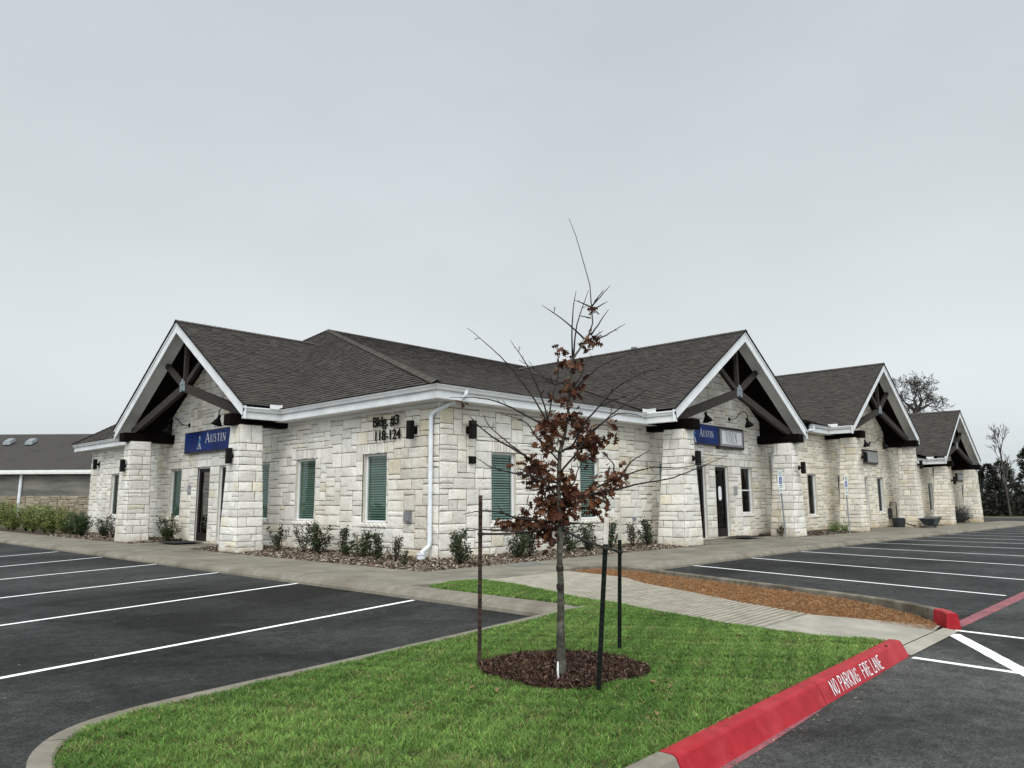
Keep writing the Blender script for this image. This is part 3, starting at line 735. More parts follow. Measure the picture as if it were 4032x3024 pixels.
vAr = (9.05-EY)*math.sqrt(1+s_r*s_r)
pA, pB = split(7.70-EX, 13.15-EX, vAr, 18.6-EX, 20.6-EX, LR, RK.x-EX)
cut(pA, pB, mbR, (EX-0.05, EY-0.05, 4.48), (1, 0, 0), vR, hs=0.35, rc=(0.030, 0.027, 0.025), vv=2.6); 
mbL = mbR
vAl = (2.92-EX)*math.sqrt(1+s_l*s_l); ua_ = 11.45-EY; vt_ = LL*ua_/(RK.y-EY)
cut([(0, 0), (5.85-EY, 0), (ua_, vAl), (ua_, vt_)], [(17.05-EY, 0), (26.7-EY, 0), (26.7-EY, 0.3), (RK.y-EY, LL), (ua_, vt_), (ua_, vAl)], mbL, (EX-0.05, EY-0.05, 4.48), (0, 1, 0), vL)
mbL.poly([(RK.x, RK.y, RK.z), (20.6, RK.y, RK.z), (20.6, 26.7, 4.48), (EX, 26.7, 4.48)], col=(0.07, 0.062, 0.056))
mbL.poly([(20.6, EY, 4.4), (20.6, RK.y, RK.z), (20.6, 26.7, 4.4)], col=(0.07, 0.062, 0.056))
cap_run(mbL, (EX-0.03, EY-0.03, 4.49), (RK.x, RK.y, RK.z+0.02), r, lift=0.05); cap_run(mbL, (RK.x, RK.y, RK.z+0.02), (20.6, RK.y, RK.z+0.02), r); cap_run(mbL, (RK.x, RK.y, RK.z+0.02), (EX, 26.7, 4.5), r, lift=0.05)
mbL.build('main_roof', SHINGLE, BLD)
for (x0, x1, ze, yr, g4_) in ((20.6, 38.2, 5.12, 10.5, GR2), (38.2, 56.0, 4.10, 10.5, GR3)):
    m_ = MB(); sl = 0.327; dy = yr-EY; Lv = dy*math.sqrt(1+sl*sl)
    va_ = min(Lv-0.05, ((g4_['zr']-ze)/sl)*math.sqrt(1+sl*sl)); pA, pB = split(g4_['c']-g4_['half']+.05-x0, g4_['c']-x0, va_, g4_['c']+g4_['half']-.05-x0, x1-x0, Lv, 0)
    cut(pA, pB, m_, (x0, EY-0.05, ze), (1, 0, 0), (0, 1, sl))
    m_.poly([(x0, yr, ze+dy*sl), (x1, yr, ze+dy*sl), (x1, 26, ze), (x0, 26, ze)], col=(0.07, 0.062, 0.056))
    m_.build('main_roof', SHINGLE, BLD)
    g_ = MB()
    for xx in (x0, x1): g0_ = MB(); g0_.poly([(xx, EY+0.1, ze-0.4), (xx, yr, ze+dy*sl-0.02), (xx, 25.9, ze-0.4)]); g0_.build('gable_end', WHITE, BLD)
    g_.poly([(x0-0.03, EY-0.05, ze-0.02), (x0-0.03, yr, ze+dy*sl-0.02), (x0-0.03, yr, ze+dy*sl-0.22), (x0-0.03, EY-0.05, ze-0.25)])
    g_.build('verge_board', WHITE, BLD)
# ---- gutters, fascia, soffits
def gutter(path, z, side):
    m_ = MB(); sweep(m_, [(x, y, z) for x, y in path], GUT, side); return m_.build('gutter', WHITE, BLD)
gx, gy = EX+0.12, EY+0.12
gutter([(-2.95, 5.92), (gx, 5.92), (gx, gy), (7.78, gy), (7.78, -3.0)], 4.47, -1)
gutter([(gx, 26.7), (gx, 17.0), (-2.95, 17.0)], 4.47, -1)
gutter([(18.52, -3.0), (18.52, gy), (20.58, gy)], 4.47, -1)
gutter([(22.0, gy), (24.40, gy), (24.40, -3.0)], 5.12, -1)
gutter([(35.40, -3.0), (35.40, gy), (38.18, gy)], 5.10, -1)
gutter([(38.6, gy), (41.27, gy), (41.27, -3.0)], 4.12, -1)
gutter([(50.73, -3.0), (50.73, gy), (55.9, gy)], 4.12, -1)
z0 = 4.47-0.355
for pts, z in (([(gx, gy), (XW+0.05, YW+0.05), (XW+0.05, 6.5), (gx, 6.5)], z0), ([(gx, 16.0), (XW+0.05, 16.0), (XW+0.05, 26.6), (gx, 26.6)], z0), ([(gx, gy), (8.7, gy), (8.7, YW+0.05), (XW+0.05, YW+0.05)], z0-0.002), ([(17.6, gy), (20.6, gy), (20.6, YW+0.05), (17.6, YW+0.05)], z0-0.002),
        ([(20.62, gy), (25.3, gy), (25.3, YW+0.05), (20.62, YW+0.05)], 4.765), ([(34.5, gy), (38.2, gy), (38.2, YW+0.05), (34.5, YW+0.05)], 4.765), ([(38.22, gy), (42.0, gy), (42.0, YW+0.05), (38.22, YW+0.05)], 3.765), ([(50.0, gy), (56, gy), (56, YW+0.05), (50.0, YW+0.05)], 3.765)):
    m_ = MB(); m_.poly([(x, y, z) for x, y in pts]); m_.build('soffit', SOFFIT, BLD)
for bx in (((XW-0.07, YW-0.07, 4.02), (XW-0.045, 6.3, z0-0.003)), ((XW-0.045, YW-0.07, 4.02), (8.45, YW-0.045, z0-0.003)), ((XW-0.07, 16.1, 4.02), (XW-0.045, 25.6, z0-0.003))):
    m_ = MB(); m_.box(*bx); m_.build('frieze_board', SOFFIT, BLD)
def splash(x, y, z):
    m_ = MB(); m_.box((x-0.28, y-0.02, z-0.05), (x+0.1, y+0.0, z+0.12)); m_.box((x-0.30, y+0.001, z-0.05), (x-0.28, y+0.3, z+0.12)); m_.build('splash_guard', WHITE, BLD)
m_ = MB(); m_.box((gx-0.16, 5.62, 4.46), (gx-0.14, 6.0, 4.60)); m_.box((gx-0.50, 5.745, 4.46), (gx-0.162, 5.765, 4.60)); m_.build('splash_guard', WHITE, BLD)
for (x, z) in ((7.78, 4.47), (24.40, 5.12), (41.27, 4.12)):
    m_ = MB(); m_.box((x-0.36, gy-0.16, z-0.02), (x+0.02, gy-0.14, z+0.13)); m_.box((x-0.14, gy-0.52, z-0.02), (x-0.12, gy-0.165, z+0.13)); m_.build('splash_guard', WHITE, BLD)
# ---- downspouts
def downspout(pts, r=0.062, name='downspout'):
    m_ = MB(); P = []
    for i, p in enumerate(pts):   # round the elbows
        p = Vector(p)
        if 0 < i < len(pts)-1:
            a = Vector(pts[i-1]); b = Vector(pts[i+1]); da = (a-p).normalized(); db = (b-p).normalized()
            k = min(0.13, (a-p).length*0.4, (b-p).length*0.4); q0 = p+da*k; q1 = p+db*k
            for t_ in (0, .33, .67, 1): P.append(q0*(1-t_)**2+p*2*t_*(1-t_)+q1*t_**2)
        else: P.append(p)
    m_.tube(P, r, 10); o = m_.build(name, PIPE, BLD, smooth=True); return o
downspout([(-0.72, gy-0.08, 4.40), (-0.72, gy-0.08, 4.25), (XW-0.11, YW+0.22, 3.82), (XW-0.11, YW+0.22, 0.40), (XW-0.30, YW+0.27, 0.27), (XW-0.33, YW+0.28, 0.2)], 0.060)
m_ = MB(); m_.lathe((XW-0.33, YW+0.28, -0.02), [(0.0, 0.22), (0.085, 0.22), (0.13, 0.25), (0.13, 0.21), (0.115, 0.20), (0.115, 0.0)], 16); m_.build('drain_pipe', PIPE, BLD, smooth=False)
downspout([(22.3, gy-0.08, 5.02), (22.3, gy-0.08, 4.85), (20.2, gy-0.08, 4.62)], 0.05)
downspout([(18.7, -2.9, 4.35), (18.7, -2.9, 4.1), (18.5, YW-0.1, 3.6), (18.5, YW-0.1, 0.1)], 0.055)
downspout([(35.9, gy-0.1, 4.95), (35.9, gy-0.1, 4.5), (38.7, gy-0.08, 4.15)], 0.05)
m_ = MB(); m_.lathe((30.8, -2.2, 7.55), [(0, 0), (0.09, 0), (0.09, .05)], 12); m_.build('recessed_light_trim', WHITE, BLD)
# roof vents seen on the ridges
for (x, y, z) in ((13.15, 2.2, 8.12), (29.9, 4.0, 9.0)):
    m_ = MB(); m_.box((x-0.08, y-0.12, z), (x+0.08, y+0.12, z+0.07)); m_.build('ridge_vent', STEEL, BLD)
# ================================================================== FIXTURES ON THE WALLS
def wall_light(F, u, v, n0, label):
    t = thing('wall_light', label, 'wall light', F(u, v, n0), 'black box wall lights'); T = -t.location
    def G(a, b, c): return F(u+a, v+b, n0+c)
    m1 = MB(); m1.fbox(G, -0.07, 0.07, -0.10, 0.10, 0.0, 0.02); m1.fbox(G, -0.045, 0.045, -0.05, 0.05, 0.02, 0.12); m1.build('bracket', BLACKM, t)
    m2 = MB(); m2.fbox(G, -0.08, 0.08, -0.245, 0.245, 0.12, 0.27); m2.build('housing', BLACKM, t)
wall_light(FL, -0.33, 3.43, 0.03, 'black box light left of the corner downspout, beside the building number')
wall_light(FR, -0.12, 3.43, 0.03, 'black box light just right of the corner downspout on the right front')
wall_light(FL, 24.4, 3.42, 0.03, 'black box light at the far left end of the left front wall')
wall_light(FL, 6.62, 2.98, 1.70, 'black box light on the stone pier right of the blue sign on the left front')
wall_light(FL, 15.75, 3.0, 1.70, 'black box light on the leftmost stone pier')
for i, (x, z, lb) in enumerate(((8.80, 2.92, 'black box light on the stone pier under the short blue sign, right front'), (17.55, 2.84, 'black box light on the pier behind the nearest parking sign'), (25.35, 3.58, 'black box light on the pier behind the second parking sign, beside the grey sign'), (34.8, 3.5, 'black box light on the right hand pier of the middle porch'), (42.1, 2.68, 'black box light on the left hand pier of the farthest porch'), (49.9, 2.70, 'black box light on the last pier, at the far right end'))):
    wall_light(FR, x, z, 1.70, lb)
def gooseneck(F, u, v, label, sgn=1):
    t = thing('gooseneck_lamp', label, 'lamp', F(u, v, 0.03), 'black gooseneck lamps above the signs')
    m1 = MB(); ax = F(0, 0, 1)-F(0, 0, 0)
    m1.lathe(F(u, v, 0.03), [(0.0, 0.05), (0.03, 0.05), (0.085, 0.02), (0.085, 0)], 12, axis=ax); m1.build('wall_plate', BLACKM, t)
    m2 = MB(); P = []
    for k in range(19):
        s = k/18
        n = 0.05+0.80*(s if s < 0.5 else s)*1.0
        z = -0.02*math.sin(s*6)+0.0
        P.append((n, z))
    pts = [(0.05, 0.0), (0.20, -0.01), (0.34, 0.03), (0.44, 0.16), (0.54, 0.25), (0.66, 0.27), (0.77, 0.21), (0.82, 0.08), (0.82, -0.04)]
    m2.tube([F(u, v+z, 0.03+n) for n, z in pts], 0.017, 7); m2.build('arm', BLACKM, t, smooth=True)
    m3 = MB(); m3.lathe(F(u, v-0.36, 0.85+0.06), [(0.19, 0.0), (0.17, 0.05), (0.055, 0.24), (0.05, 0.36), (0.0, 0.38)], 18, axis=(F(0, 1, -0.28)-F(0, 0, 0))); m3.lathe(F(u, v-0.36, 0.91), [(0.18, 0.0), (0.16, 0.05), (0.05, 0.22)], 18, axis=(F(0, 1, -0.28)-F(0, 0, 0))); m3.build('lamp_shade', BLACKM, t, smooth=True)
gooseneck(FL, 14.1, 4.62, 'black gooseneck lamp over the left half of the long blue sign')
gooseneck(FL, 9.75, 4.62, 'black gooseneck lamp over the right half of the long blue sign, at the beam end')
gooseneck(FR, 11.4, 4.80, 'black gooseneck lamp over the short blue sign')
gooseneck(FR, 14.8, 4.84, 'black gooseneck lamp over the white framed sign')
gooseneck(FR, 28.7, 4.70, 'black gooseneck lamp left of the pair over the blank grey sign')
gooseneck(FR, 31.9, 4.74, 'black gooseneck lamp right of the pair over the blank grey sign')
# ---- signs
BLUE = noise_mat('sign_blue', (0.004, 0.012, 0.085), (0.010, 0.034, 0.17), scale=0.9, rough=0.45, spec=0.15)
SIGNW = simple('sign_white', (0.80, 0.81, 0.82), rough=0.5)
SIGNG = simple('sign_grey', (0.19, 0.20, 0.21), rough=0.4)
MIDG = simple('sign_border_grey', (0.30, 0.30, 0.31), rough=0.5)
SKYB = simple('logo_light_blue', (0.06, 0.26, 0.50), rough=0.4)
DKFR = noise_mat('sign_frame_brown', (0.018, 0.010, 0.009), (0.035, 0.020, 0.018), scale=5, rough=0.4)
SER = {  # thick/thin serif capitals: (x0,y0,x1,y1,w)
 'A': (0.86, [(0.10, 0, 0.42, 1, .05), (0.40, 1, 0.76, 0, .12), (0.22, .36, 0.62, .36, .045), (0.0, .02, 0.22, .02, .04), (0.62, .02, 0.88, .02, .04)]),
 'U': (0.80, [(0.16, 1, 0.16, .25, .11), (0.16, .25, .28, .06, .09), (.28, .06, .46, .03, .07), (.46, .03, .60, .1, .06), (.60, .1, .64, .3, .05), (0.64, .3, 0.64, 1, .05), (0.04, .98, .30, .98, .04), (.52, .98, .76, .98, .04)]),
 'S': (0.58, [(.46, .80, .44, .93, .05), (.44, .93, .26, .99, .05), (.26, .99, .12, .88, .08), (.12, .88, .12, .70, .10), (.12, .70, .42, .42, .12), (.42, .42, .46, .22, .10), (.46, .22, .36, .06, .08), (.36, .06, .18, .02, .05), (.18, .02, .08, .10, .05), (.08, .10, .07, .26, .05)]),
 'T': (0.70, [(.34, 0, .34, 1, .12), (.03, .97, .65, .97, .05), (.04, .97, .04, .80, .04), (.64, .97, .64, .80, .04), (.20, .02, .48, .02, .04)]),
 'I': (0.36, [(.17, 0, .17, 1, .12), (.04, .98, .30, .98, .04), (.04, .02, .30, .02, .04)]),
 'N': (0.84, [(.14, 0, .14, 1, .05), (.12, 1, .66, 0, .12), (.66, 0, .66, 1, .05), (.02, .98, .22, .98, .04), (.03, .02, .26, .02, .04), (.54, .98, .78, .98, .04)]),
 'V': (0.72, [(.08, 1, .36, 0, .12), (.36, 0, .62, 1, .05), (.0, .98, .2, .98, .04), (.5, .98, .72, .98, .04)]),
 'X': (0.70, [(.08, 1, .62, 0, .12), (.08, 0, .60, 1, .05), (.0, .98, .2, .98, .03), (.5, .98, .7, .98, .03), (.0, .02, .2, .02, .03), (.5, .02, .7, .02, .03)]),
 'E': (0.60, [(.14, 0, .14, 1, .11), (.14, .98, .52, .98, .05), (.14, .5, .42, .5, .05), (.14, .02, .54, .02, .05)])}
def serif(mb, F, text, u, v, h, dirn, n, ws=1.0, sizes=None, sp=0.08):
    cur = 0.0
    for i, ch in enumerate(text):
        w, st = SER[ch]; hh = h*(sizes[i] if sizes else 1.0)
        for (x0, y0, x1, y1, t) in st:
            a = (cur+x0*hh*ws, y0*hh); b = (cur+x1*hh*ws, y1*hh); d = math.hypot(b[0]-a[0], b[1]-a[1])+1e-6
            px, py = -(b[1]-a[1])/d*t*hh/2*(ws if abs(y1-y0) > .3 else 1), (b[0]-a[0])/d*t*hh/2
            q = [(a[0]+px, a[1]+py), (b[0]+px, b[1]+py), (b[0]-px, b[1]-py), (a[0]-px, a[1]-py)]
            mb.poly([F(u+dirn*x, v+y, n) for x, y in q])
        cur += (w+sp)*hh*ws
    return cur
# long blue sign, left front
def sign_base(F, a, b, c, d, n, name_label, matp, border=0.05, frame=DKFR, loc=None):
    t = thing('shop_sign', name_label, 'sign', F((a+b)/2, c, n))
    m1 = MB(); m1.fbox(F, a, b, c, d, n-0.03, n+0.10); m1.build('sign_box', frame, t)
    m2 = MB(); m2.fbox(F, a+border, b-border, c+border, d-border, n+0.1005, n+0.115); m2.build('sign_face', matp, t)
    return t
t = sign_base(FL, 8.9, 14.12, 3.44, 4.28, 0.07, 'long dark blue sign reading Austin with white letters above the left front doors', BLUE)
m1 = MB(); nn_ = 0.07+0.12
serif(m1, FL, 'AUSTIN', 12.22, 3.79, 0.30, -1, nn_, ws=1.22, sizes=(1.25, 1, 1, 1, 1, 1)); m1.build('sign_letters', SIGNW, t)
def logo(F, u, v, h, dirn, n, t):
    m1 = MB(); m2 = MB()
    def st(m_, x0, y0, x1, y1, w):
        dx, dy = x1-x0, y1-y0; d = math.hypot(dx, dy); px, py = -dy/d*w/2, dx/d*w/2
        m_.poly([F(u+dirn*x*h, v+y*h, n) for x, y in ((x0+px, y0+py), (x1+px, y1+py), (x1-px, y1-py), (x0-px, y0-py))])
    st(m1, .10, 0, .26, .42, .05); st(m1, .42, .42, .58, .0, .10); st(m1, .0, .02, .22, .02, .05); st(m1, .44, .02, .72, .02, .05); st(m1, .34, .78, .40, 1.0, .10)
    st(m2, .22, .46, .40, .80, .16); st(m2, .36, .58, .62, .80, .10); st(m2, .38, .50, .56, .40, .10)
    m1.build('logo', SIGNW, t); m2.build('logo_figure', SKYB, t)
logo(FL, 12.90, 3.58, 0.50, -1, nn_, t)
# pair on the right front
t = sign_base(FR, 10.9, 13.55, 3.66, 4.46, 0.07, 'short blue sign reading Austin, partly hidden behind the pier and next to the white sign', BLUE, border=0.04)
m1 = MB(); serif(m1, FR, 'AUSTIN', 12.02, 3.96, 0.25, 1, nn_, ws=0.92, sizes=(1.25, 1, 1, 1, 1, 1)); m1.build('sign_letters', SIGNW, t)
logo(FR, 11.42, 3.72, 0.48, 1, nn_, t)
t = sign_base(FR, 13.57, 15.75, 3.58, 4.46, 0.07, 'white sign with tall black letters reading Vixen in a dark brown frame', MIDG, border=0.10)
m1 = MB(); m1.fbox(FR, 13.57+.24, 15.75-.24, 3.58+.19, 4.46-.17, 0.186, 0.192); m1.build('sign_panel', SIGNW, t)
m1 = MB(); serif(m1, FR, 'VIXEN', 14.12, 3.82, 0.44, 1, 0.1965, ws=0.62, sp=0.10); m1.build('sign_letters', BLACKM, t)
t = thing('shop_sign', 'blank grey sign panel in a dark brown frame on the middle porch wall', 'sign', FR(31.2, 3.5, 0))
m1 = MB(); m1.fbox(FR, 29.3, 32.75, 3.50, 4.30, 0.04, 0.17); m1.build('sign_box', DKFR, t)
m1 = MB(); m1.fbox(FR, 30.7, 32.65, 3.60, 4.20, 0.171, 0.185); m1.build('sign_face', MIDG, t)
t = thing('shop_sign', 'small white sign in a dark frame on the farthest porch, left of its pier', 'sign', FR(44.5, 3.0, 0))
m1 = MB(); m1.fbox(FR, 44.6, 45.9, 3.0, 3.65, 0.04, 0.16); m1.build('sign_box', DKFR, t)
m1 = MB(); m1.fbox(FR, 44.7, 45.8, 3.1, 3.58, 0.161, 0.17); m1.build('sign_face', SIGNW, t)
t = thing('shop_sign', 'dark framed sign between the two piers of the farthest porch', 'sign', FR(51, 2.8, 0))
m1 = MB(); m1.fbox(FR, 50.6, 53.2, 2.8, 3.4, 0.04, 0.16); m1.build('sign_box', DKFR, t)
m1 = MB(); m1.fbox(FR, 50.7, 53.1, 2.9, 3.3, 0.161, 0.17); m1.build('sign_face', MIDG, t)
# building number: separate metal characters on two lines
def text_obj(name, s, size, M4, m_, ext=0.012, xs=1.0):
    cu = bpy.data.curves.new(name, 'FONT'); cu.body = s; cu.size = size; cu.extrude = ext; cu.offset = 0.005
    ob = bpy.data.objects.new(name, cu); COL.objects.link(ob)
    dg = bpy.context.evaluated_depsgraph_get(); me = bpy.data.meshes.new_from_object(ob.evaluated_get(dg))
    bpy.data.objects.remove(ob); me.transform(M4@Matrix.Diagonal((xs, 1, 1, 1)))
    me.materials.clear(); me.materials.append(m_)
    o = bpy.data.objects.new(name, me); COL.objects.link(o); return o
ML = Matrix(((0, 0, -1, XW-0.075), (-1, 0, 0, 0), (0, 1, 0, 0), (0, 0, 0, 1)))
def at_l(y, z):
    m_ = ML.copy(); m_[1][3] = y; m_[2][3] = z; return m_
tag(text_obj('building_number', 'Bldg. #3', 0.40, at_l(1.58, 3.64), BLACKM, xs=0.93), 'black metal characters Bldg. #3, upper row beside the corner light', 'lettering')
tag(text_obj('building_number', '118-124', 0.40, at_l(1.50, 3.24), BLACKM, xs=0.92), 'black metal digits 118-124, lower row under the building number', 'lettering')
# small fittings
def fitting(name, F, u, v, w, h, d, m_, label, cat, n0=0.04):
    t_ = thing(name, label, cat, F(u, v, n0))
    a = MB(); a.fbox(F, u-w/2, u+w/2, v-h/2, v+h/2, n0-0.03, n0+d*0.6); a.build('back_box', m_, t_)
    b = MB(); b.fbox(F, u-w/2*0.85, u+w/2*0.85, v-h/2*0.85, v+h/2*0.85, n0+d*0.6, n0+d); b.build('cover', m_, t_)
PGREY = simple('outlet_grey', (0.20, 0.21, 0.22), rough=0.5)
fitting('outlet_box', FL, -0.09, 1.13, 0.24, 0.28, 0.10, PGREY, 'grey covered outlet box low on the wall left of the corner downspout', 'outlet')
fitting('key_box', FR, 0.02, 2.63, 0.20, 0.20, 0.09, BLACKM, 'small black square box between the corner and the first window, right front', 'box')
fitting('wall_plaque', FL, 13.75, 2.05, 0.26, 0.34, 0.03, MIDG, 'small grey plaque between the left front door and window', 'plaque')
fitting('wall_plaque', FR, 15.05, 1.9, 0.26, 0.36, 0.03, MIDG, 'small grey plaque between the right front door and window', 'plaque')
fitting('pipe_stub', FR, 7.6, 0.9, 0.10, 0.12, 0.08, PGREY, 'small round grey fitting on the wall left of the first right front pier', 'pipe fitting')
# notice on the glass door
m1 = MB(); cx, cz = 13.93, 1.78
pts = [(cx+0.13*math.copysign(abs(math.cos(a))**0.6, math.cos(a)), cz+0.28*math.copysign(abs(math.sin(a))**0.5, math.sin(a))) for a in [2*math.pi*i/24 for i in range(24)]]
m1.poly([FR(u, v, -0.088) for u, v in pts]); m1.poly([FR(u, v, -0.084) for u, v in pts])
for i in range(24): m1.poly([FR(*pts[i], -0.088), FR(*pts[(i+1) % 24], -0.088), FR(*pts[(i+1) % 24], -0.084), FR(*pts[i], -0.084)])
tag(m1.build('notice', SIGNW), 'white paper notice on the right hand glass door', 'notice')
MATR = noise_mat('rubber_mat', (0.012, 0.012, 0.013), (0.03, 0.03, 0.03), scale=20, rough=0.95, bump=0.6)
def doormat(x0, y0, x1, y1, z, label):
    m_ = MB(); m_.box((x0, y0, z), (x1, y1, z+0.018), mat=0); o = m_.build('doormat', MATR); bv = o.modifiers.new('b', 'BEVEL'); bv.width = 0.008; tag(o, label, 'doormat')
doormat(13.4, -2.55, 14.9, -1.55, 0.07, 'black rubber doormat at the right front doors')
doormat(-2.5, 11.6, -1.4, 13.2, 0.07, 'black rubber doormat at the left front doors')
# ================================================================== GROUND
def strip_z(pts, z, m_, name, thick=0.12, joint=True):
    """slab with vertical sides following the gentle fall of the site"""
    mb_ = MB(); top = [Vector((x, y, z+gz(x))) for x, y in pts]; bot = [p-Vector((0, 0, thick)) for p in top]
    mb_.poly(top)
    n = len(pts)
    for i in range(n): mb_.poly([top[i], bot[i], bot[(i+1) % n], top[(i+1) % n]])
    return mb_
def sheet(name, x0, x1, y0, y1, z, m_, nx=30, ny=6):
    mb_ = MB(); xs = [x0+(x1-x0)*i/nx for i in range(nx+1)]; ys = [y0+(y1-y0)*i/ny for i in range(ny+1)]
    xs = sorted(set([x for x in xs]+[12.0])) if x0 < 12 < x1 else xs
    for i in range(len(xs)-1):
        for j in range(ny):
            mb_.poly([(xs[i], ys[j], z+gz(xs[i])), (xs[i+1], ys[j], z+gz(xs[i+1])), (xs[i+1], ys[j+1], z+gz(xs[i+1])), (xs[i], ys[j+1], z+gz(xs[i]))])
    return struct(mb_.build(name, m_))
GROUNDM = noise_mat('far_ground', (0.05, 0.055, 0.025), (0.09, 0.085, 0.05), scale=0.4, rough=1.0)
gm = MB(); gm.poly([(-700, -700, -4.5), (900, -700, -4.5), (900, 900, -4.5), (-700, 900, -4.5)])
xs_ = [-140, -60, 12, 60, 120, 260]
for i in range(5):
    gm.poly([(xs_[i], -160, -0.17+gz(xs_[i])), (xs_[i+1], -160, -0.17+gz(xs_[i+1])), (xs_[i+1], 260, -0.17+gz(xs_[i+1])), (xs_[i], 260, -0.17+gz(xs_[i]))])
for (a, b) in (((-140, -160), (260, -160)), ((260, -160), (260, 260)), ((260, 260), (-140, 260)), ((-140, 260), (-140, -160))):
    k = 3.2; za, zb_ = -0.17+gz(a[0]), -0.17+gz(b[0])
    gm.poly([(a[0], a[1], za), (b[0], b[1], zb_), (b[0]*k, b[1]*k, -4.6), (a[0]*k, a[1]*k, -4.6)])
struct(gm.build('ground', GROUNDM))
sheet('asphalt', -60, 78, -60, 48, -0.15, ASPH, 46, 12)
m_ = MB(); m_.poly([(-40, -60, -0.1485), (12, -60, -0.1485), (12, -13.22, -0.1485), (-2.2, -13.2, -0.1485), (-11.0, -13.3, -0.1485), (-12.2, -13.0, -0.1485), (-12.7, -12.2, -0.1485), (-40, -12.2, -0.1485)]); m_.poly([(12, -60, -0.1485), (78, -60, -0.1485+gz(78)), (78, -13.22, -0.1485+gz(78)), (12, -13.22, -0.1485)]); struct(m_.build('road', ASPH2))
# small fill
def slab(name, pts, z, m_, thick=0.16): return struct(strip_z(pts, z, m_, name, thick).build(name, m_))
# left walk, cut in panels
ys = [-1.9, 1.6, 5.9, 9.6, 13.6, 17.4, 21.2, 25.1, 29.0, 33.0, 37.0, 41.0]
G_ = 0.007
mbw = MB()
def add_slab(mb_, pts, z=0.0, thick=0.16):
    top = [Vector((x, y, z+gz(x))) for x, y in pts]; bot = [p-Vector((0, 0, thick)) for p in top]; mb_.poly(top); n = len(pts)
    for i in range(n): mb_.poly([top[i], bot[i], bot[(i+1) % n], top[(i+1) % n]])
for i in range(len(ys)-1): add_slab(mbw, [(-4.9, ys[i]+G_), (-2.97, ys[i]+G_), (-2.97, ys[i+1]-G_), (-4.9, ys[i+1]-G_)])
add_slab(mbw, [(-4.9, -4.75), (-2.95, -5.2), (-2.95, -1.9-G_), (-4.9, -1.9-G_)])
xs_ = [-2.95+0.014, 0.3, 3.4, 6.6, 9.7, 12.0, 14.9, 18.2, 21.5, 24.9, 28.3, 31.7, 35.1, 38.5, 41.9, 45.3, 48.7, 52.1, 56.0]
for i in range(len(xs_)-1):
    y0 = -5.15 if i == 0 else -5.42
    add_slab(mbw, [(xs_[i]+G_, y0), (xs_[i+1]-G_, y0), (xs_[i+1]-G_, -2.93), (xs_[i]+G_, -2.93)])
for (x0, x1) in ((9.75, 16.9), (26.2, 33.9), (43.0, 49.0)): add_slab(mbw, [(x0, -2.92), (x1, -2.92), (x1, YW), (x0, YW)], 0.02)
add_slab(mbw, [(-2.96, 9.3), (XW, 9.3), (XW, 14.1), (-2.96, 14.1)], 0.02)
struct(mbw.build('pavement', CONC))
mbj = MB(); add_slab(mbj, [(-4.88, -4.7), (-2.9, -5.1), (-2.9, 41), (-4.88, 41)], -0.012, 0.1); add_slab(mbj, [(-2.98, -5.1), (12, -5.35), (12, -2.95), (-2.98, -2.95)], -0.012, 0.1); add_slab(mbj, [(12, -5.35), (56, -5.35), (56, -2.95), (12, -2.95)], -0.012, 0.1)
struct(mbj.build('pavement_joint', JOINT))
# a darker square utility patch
mbp = MB(); mbp.poly([(-0.75, -3.75, 0.004), (0.35, -3.72, 0.004), (0.55, -3.05, 0.004), (-0.55, -3.08, 0.004)]); struct(mbp.build('pavement_patch', noise_mat('damp_concrete', (0.13, 0.135, 0.12), (0.18, 0.18, 0.155), scale=2, rough=0.7)))
# walkway towards the fire lane: smooth part, grooved part, ramp, gutter apron
LE = [(-3.27, -5.17), (-3.5, -6.44), (-4.07, -7.98), (-4.35, -9.3), (-4.70, -10.4), (-4.98, -11.66)]
RE = [(-0.75, -5.2), (-1.05, -6.9), (-1.75, -7.9), (-2.35, -9.2), (-2.91, -10.3), (-3.45, -11.64)]
m_ = MB()
for i in range(2): m_.poly([(LE[i][0], LE[i][1], -0.001), (RE[i][0], RE[i][1], -0.001), (RE[i+1][0], RE[i+1][1], -0.001), (LE[i+1][0], LE[i+1][1], -0.001)][::-1])
struct(m_.build('walkway', GROOVED))
m_ = MB()
def edge_at(E, f):
    k = min(int(f), len(E)-2); t_ = f-k; return (E[k][0]+(E[k+1][0]-E[k][0])*t_, E[k][1]+(E[k+1][1]-E[k][1])*t_)
NG = 46
for i in range(NG):
    f0 = 1.1+(5-1.1)*i/NG; f1 = 1.1+(5-1.1)*(i+0.58)/NG; f2 = 1.1+(5-1.1)*(i+1)/NG
    a0, b0 = edge_at(LE, f0), edge_at(RE, f0); a1, b1 = edge_at(LE, f1), edge_at(RE, f1); a2, b2 = edge_at(LE, f2), edge_at(RE, f2)
    nseg = 8; rr = random.Random(i)
    pr = None
    for k in range(nseg+1):
        t_ = k/nseg; j = rr.uniform(-0.006, 0.006)
        row = [(a0[0]+(b0[0]-a0[0])*t_, a0[1]+(b0[1]-a0[1])*t_+j), (a1[0]+(b1[0]-a1[0])*t_, a1[1]+(b1[1]-a1[1])*t_+j), (a2[0]+(b2[0]-a2[0])*t_, a2[1]+(b2[1]-a2[1])*t_)]
        zt = 0.004
        P = [(row[0][0], row[0][1]+0.006, -0.030), (row[0][0], row[0][1], zt), (row[1][0], row[1][1], zt), (row[1][0], row[1][1]-0.006, -0.030), (row[2][0], row[2][1], -0.030)]
        if pr:
            for q in range(4): m_.poly([pr[q], pr[q+1], P[q+1], P[q]])
        pr = P
struct(m_.build('grooved_ramp', GROOVED))
m_ = MB(); 
